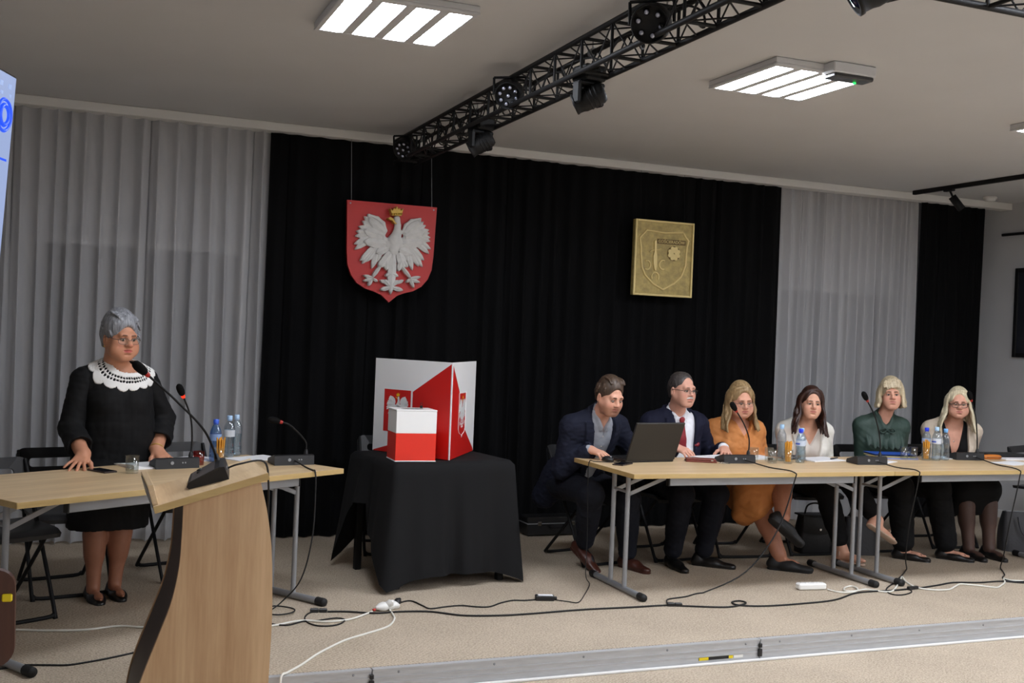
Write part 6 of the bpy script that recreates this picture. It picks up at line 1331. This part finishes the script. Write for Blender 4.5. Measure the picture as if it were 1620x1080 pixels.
# ================================================================== the dark-haired woman in white
def woman_white():
    p = Person('dark-haired woman in a white jacket with crossed legs in black trousers', (5.02, 6.68, 0), radians(-18), skin=(216, 164, 138), female=True); w_ = p.w
    hc = w_((4.978, 6.50, 1.105)); neck = w_((5.005, 6.585, .950)); pel = w_((5.07, 6.74, .56)); p.torso_pts(pel, neck); HR = Rot(radians(-24), radians(1), radians(3))
    TS = dict(sh=.142, hip=.165, waist=.13, chest=.135, dep=.105, bust=.02); wr = [w_((4.97, 6.42, .66)), w_((5.20, 6.40, .66))]
    S = bgrid((-.42, -.85, .0), (.55, .32, 1.34), hc); p.torso(S, -.010, **TS); el = [ik(p.sh[0], wr[0], .27, .24, (-.25, 1, -.3)), ik(p.sh[1], wr[1], .27, .24, (.25, 1, -.3))]
    for i in (0, 1): p.arm(S, i, el[i], wr[i], -.006)
    anR = w_((5.11, 6.25, .085)); knR = w_((4.98, 6.30, .51)); anL = w_((5.21, 6.02, .330)); knL = w_((5.11, 6.26, .62)); kn = [knR, knL]; an = [anR, anL]
    for i in (0, 1): p.leg(S, i, kn[i], an[i])
    p.foot(S, anR, (.3, -1, 0)); p.foot(S, anL, (.75, -.25, -.5), 0, .16, 1)
    p.head(S, hc, HR, .91, .95); p.neckcol(S, .050); p.hand(S, wr[0], frame((.5, -.85, -.1), (0, 0, 1), -1), -1); p.hand(S, wr[1], frame((-.5, -.85, -.1), (0, 0, 1), 1), 1)
    p.body(S, (178, 92, 88)); p.face_bits((60, 42, 34), .0)
    WH = mat('white_wool', (226, 222, 212), .8, bump=.2, bscale=200)
    S = SDF((-.34, -.45, .42), (.42, .30, 1.10), .0065); p.torso(S, .006, **TS); vcut(p, S, .72, 1.0, .075); p.part(S, 'blouse', mat('ivory_blouse', (222, 214, 204), .7), 'ivory blouse')
    S = SDF((-.42, -.50, .34), (.50, .34, 1.10), .0065); p.torso(S, .022, **TS); S.cone(p.at(-.09, -.02, .05), p.at(-.10, -.02, -.18), .11, .10, .06); S.cone(p.at(.09, -.02, .05), p.at(.10, -.02, -.18), .11, .10, .06)
    for i in (0, 1): p.arm(S, i, el[i], wr[i], .012, upto=.92)
    S.wrinkle(.008, 28, 5); vcut(p, S, .12, 1.0, .085, .012, .0, .010, .026); nk = p.neck
    for q in (-1, 1):
        pts = [nk - p.F * .078 + p.up * .022, nk - p.F * .045 + p.L * q * .070 + p.up * .016, nk + p.L * q * .088 + p.F * .01 - p.up * .004, nk + p.L * q * .092 + p.F * .06 - p.up * .06]
        for a, b in zip(pts, pts[1:]): S.cone(a, b, .012, .011, .006); S.cone(a - p.up * .02, b - p.up * .02, .014, .012, .006)
    p.part(S, 'jacket', WH, 'white tailored jacket'); trousers(p, kn, an, BLACKT, .01, hem=.80)
    SD = mat('sandal_strap', (196, 170, 150), .5)
    for a, d, tl in ((anL, V(.75, -.25, -.5), V(-.2, -.4, -.85)), (anR, V(.3, -1, 0), UPZ * -1)):
        d = nrm(d); dn = nrm(tl - d * (tl @ d)); S = SDF(a - .2, a + .2, .006); h = a + dn * .072; S.cone(h - d * .04, h + d * .15, .03, .034, .0, flat=(dn, .25))
        me, _ = S.mesh('sandal'); sd_ = link('sandal', me, SD, p.obj, label='light strappy sandal')
        sw = nrm(np.cross(d, dn))
        for t_, rr in ((.0, .043), (.095, .038)): c = a + d * t_ + dn * (.02 if t_ == 0 else .045); MB().tube([c + sw * cos(b) * rr - dn * sin(b) * rr * (.95 if t_ == 0 else .8) for b in np.linspace(-.3, pi + .3, 14)], .0045, 6, flat=.5).build('strap', SD, sd_)
    S = p.hair_grid((-.20, -.20, -.36), (.20, .20, .18), .0045); p.cap(S, .010, .077, -.02, -.10, .008); p.strands(S, long_hair(p, .23, .018, 22, .0, .036, .008, 5, .085), .011, .006, .004); S.ell(p.H(0, -.125, .002), (.063, .078, .103), p.HR, .012, 's'); p.part(S, 'hair', mat_hair('dark_brown_hair', (15, 10, 9), (72, 42, 32), .42), 'long dark brown hair')
    for q in (-1,): MB().lathe([(0, -.005), (.005, 0), (0, .005)], p.H(q * .080, .006, -.046), 10).build('earring', M_CHROME, p.obj)
woman_white()
# ================================================================== the woman in green
def woman_green():
    p = Person('blonde woman with a bob in a dark green ruffled blouse', (5.72, 6.68, 0), radians(-20), skin=(206, 152, 128), female=True); w_ = p.w
    hc = w_((5.70, 6.50, 1.178)); neck = w_((5.71, 6.585, 1.000)); pel = w_((5.77, 6.74, .56)); p.torso_pts(pel, neck); HR = Rot(radians(-33), radians(-4), radians(-2))
    TS = dict(sh=.148, hip=.165, waist=.135, chest=.14, dep=.11, bust=.012); wr = [w_((5.66, 6.43, .66)), w_((5.87, 6.41, .66))]
    S = bgrid((-.42, -.85, .0), (.55, .32, 1.42), hc); p.torso(S, -.010, **TS); el = [ik(p.sh[0], wr[0], .28, .24, (-.25, 1, -.3)), ik(p.sh[1], wr[1], .28, .24, (.25, 1, -.3))]
    for i in (0, 1): p.arm(S, i, el[i], wr[i], -.006)
    an = [w_((5.66, 6.26, .085)), w_((6.0, 6.19, .085))]; kn = [w_((5.62, 6.27, .52)), w_((5.92, 6.22, .52))]
    for i in (0, 1): p.leg(S, i, kn[i], an[i]); p.foot(S, an[i], (.62, -.78, 0), -.006, .15)
    p.head(S, hc, HR, .92, 1.05, .0, 1.05); p.neckcol(S, .050); p.hand(S, wr[0], frame((.5, -.85, -.1), (0, 0, 1), -1), -1); p.hand(S, wr[1], frame((-.5, -.85, -.1), (0, 0, 1), 1), 1)
    p.body(S, (176, 104, 96)); p.face_bits((92, 70, 52), .0, .004)
    GR = mat('green_chiffon', (44, 64, 56), .6, bump=.2, bscale=200)
    S = SDF((-.42, -.48, .42), (.48, .32, 1.14), .0065); p.torso(S, .014, **TS)
    for i in (0, 1): p.arm(S, i, el[i], wr[i], .014, upto=.92)
    S.wrinkle(.008, 30, 6); vcut(p, S, .95, 1.0, .030); nk = p.neck + p.up * .022
    for q in (-1, 1):
        pts = [nk - p.F * .060 + p.up * .04, nk + p.L * q * .064 + p.up * .026, nk + p.L * q * .040 + p.F * .065 - p.up * .02, nk + p.L * q * .008 + p.F * .118 - p.up * .10]
        for a, b in zip(pts, pts[1:]): S.cone(a, b, .012, .011, .006); S.cone(a - p.up * .022, b - p.up * .02, .014, .012, .006)
    bl = p.part(S, 'blouse', GR, 'dark green blouse')
    def rpt(i, j, o):
        l = -.15 + .30 * i / 69; u0 = .76 + 1.6 * l * l; t_ = j / 4; q = S.ray(p.at(l, 0, u0 - .115 * t_), p.F); wv = sin(i * .62) * (.011 + .004 * sin(i * .21)); return q + p.F * (.003 + o + t_ * (.010 + wv)) - p.up * t_ * .006 * sin(i * .62 + .5)
    RM = MB()
    for o in (0, .003): vs = [rpt(i, j, o) for j in range(5) for i in range(70)]; RM.add(vs, [(j * 70 + i, j * 70 + i + 1, (j + 1) * 70 + i + 1, (j + 1) * 70 + i) for j in range(4) for i in range(69)], True)
    RM.build('ruffle', GR, bl)
    BS = S
    c = BS.ray(p.at(.0, 0, .90), p.F) + p.F * .008; BW = MB()
    for q in (-1, 1):
        BW.tube(spline([c, c + p.L * q * .03 + p.up * .016 + p.F * .006, c + p.L * q * .055 - p.up * .004 + p.F * .004, c + p.L * q * .034 - p.up * .020 + p.F * .008, c], 5), .0085, 8, flat=.45)
        BW.tube(spline([c, c + p.L * q * .018 - p.up * .05 + p.F * .008, c + p.L * q * .026 - p.up * .115 + p.F * .004], 5), [.007 + .0004 * k for k in range(11)], 8, flat=.4)
    BW.lathe([(0, -.012), (.010, -.008), (.011, .008), (0, .012)], c + p.F * .003, 10, p.L); BW.build('bow', GR, bl, label='dark green bow')
    trousers(p, kn, an, BLACKT, .014, (.10, .074, .072, .062), .90); 
    for i in (0, 1):
        s_ = shoe(p, 'ballet_flat', an[i], (.62, -.78, 0), BLKSHOE, .25, .042, label='black ballet flat with a bow', open_=.06); d = nrm((.62, -.78, 0)); c = an[i] + d * .125 + V(0, 0, -.040); q = nrm(np.cross(d, UPZ)); MB().lathe([(0, -.018), (.008, -.015), (.003, 0), (.008, .015), (0, .018)], c, 10, q).build('bow', BLKSHOE, s_)
    S = p.hair_grid((-.16, -.17, -.14), (.16, .18, .18), .0042); p.cap(S, .016, .050, -.02, -.08, .014); p.strands(S, long_hair(p, .075, .02, 22, .0, .012, .004, 9, .01, .008), .013, .011, .005)
    r = random.Random(3); p.strands(S, [[(.01 + x * .4, .0, .124), (x, -.058, .106), (x * 1.1 - .004, -.088, .052 + r.uniform(-.006, .012) + .10 * abs(x))] for x in np.linspace(-.06, .06, 25)], .0062, .003, .004); S.ell(p.H(0, -.125, -.055), (.064, .07, .095), p.HR, .010, 's'); p.part(S, 'hair', mat_hair('blonde_bob', (140, 120, 90), (214, 200, 168)), 'blonde bobbed hair')
woman_green()
# ================================================================== the long-haired blonde
def woman_blonde():
    p = Person('woman with long pale blonde hair, dark spectacles, cream jacket and black skirt', (6.40, 6.68, 0), radians(-26), skin=(216, 160, 136), female=True); w_ = p.w
    hc = w_((6.355, 6.50, 1.125)); neck = w_((6.40, 6.585, .965)); pel = w_((6.47, 6.75, .56)); p.torso_pts(pel, neck); HR = Rot(radians(-37), radians(4), radians(0))
    TS = dict(sh=.158, hip=.18, waist=.15, chest=.15, dep=.12, bust=.026); wr = [w_((6.34, 6.43, .67)), w_((6.58, 6.43, .67))]
    S = bgrid((-.42, -.85, .0), (.55, .32, 1.36), hc); p.torso(S, -.008, **TS); el = [ik(p.sh[0], wr[0], .27, .24, (-.35, .8, -.6)), ik(p.sh[1], wr[1], .27, .24, (.35, .8, -.6))]
    for i in (0, 1): p.arm(S, i, el[i], wr[i], -.006)
    an = [w_((6.22, 6.20, .085)), w_((6.385, 6.17, .085))]; kn = [w_((6.22, 6.26, .50)), w_((6.42, 6.23, .50))]
    for i in (0, 1): p.leg(S, i, kn[i], an[i], .006); p.foot(S, an[i], (-.05, -1, 0), -.006, .15)
    p.head(S, hc, HR, .92, 1.0, .004); p.neckcol(S, .054); p.hand(S, wr[0], frame((.4, -.9, -.25), (0, 0, 1), -1), -1); p.hand(S, wr[1], frame((-.5, -.85, -.1), (0, 0, 1), 1), 1)
    p.body(S, (186, 104, 100), [(lambda P: P[:, 2] < .66, (28, 24, 25), .9)]); p.face_bits((96, 66, 50), .0); p.glasses((30, 24, 26), .0285, .0185, .0021, True, .003)
    BT = mat('black_jersey', (14, 14, 15), .8, spec=.2)
    S = SDF((-.34, -.45, .42), (.42, .30, 1.10), .006); p.torso(S, .005, **TS); vcut(p, S, .45, 1.0, .068, .003, -.0); p.part(S, 'top', BT, 'black top with a deep neckline')
    S = SDF((-.45, -.50, .36), (.50, .34, 1.12), .0065); p.torso(S, .022, **TS); S.cone(p.at(-.10, -.02, .05), p.at(-.11, -.02, -.14), .11, .10, .06); S.cone(p.at(.10, -.02, .05), p.at(.11, -.02, -.14), .11, .10, .06)
    for i in (0, 1): p.arm(S, i, el[i], wr[i], .013, upto=.90)
    S.wrinkle(.008, 28, 15); vcut(p, S, -.2, 1.0, .10, .075, .0, .010, .022); p.part(S, 'jacket', mat('cream_wool', (214, 198, 178), .8, bump=.2, bscale=200), 'open cream jacket')
    S = SDF((-.42, -.72, .20), (.45, .32, .80), .007); S.ell(p.pel + V(0, 0, -.02), (.20, .15, .13), p.T, 0); skirt_fill(S, p.hp, kn, .11, .085, .06); 
    for i in (0, 1): S.cone(kn[i] + V(0, .02, 0), kn[i] + V(.0, .04, -.17), .085, .082, .06)
    S.cone((kn[0] + kn[1]) / 2, (kn[0] + kn[1]) / 2 + V(0, .05, -.17), .08, .08, .05); S.plane(kn[0] + V(0, 0, -.19), (0, 0, -1)); S.wrinkle(.004, 26, 4); p.part(S, 'skirt', BT, 'black skirt')
    for i in (0, 1): shoe(p, 'shoe', an[i], (-.05, -1, 0), BLKSHOE, .24, .041, label='black low shoe', open_=.03)
    S = p.hair_grid((-.22, -.20, -.36), (.22, .20, .18), .0045); p.cap(S, .010, .085, -.02, -.10, .008); p.strands(S, long_hair(p, .225, .012, 22, .0, .055, .006, 12, .06), .011, .007, .004); S.ell(p.H(0, -.125, .006), (.066, .078, .106), p.HR, .012, 's'); p.part(S, 'hair', mat_hair('pale_blonde_hair', (176, 160, 124), (234, 224, 196)), 'long pale blonde hair')
    MB().lathe([(0, -.006), (.006, 0), (0, .006)], p.at(-.02, .135, .80), 10).build('pendant', M_CHROME, p.obj)
woman_blonde()
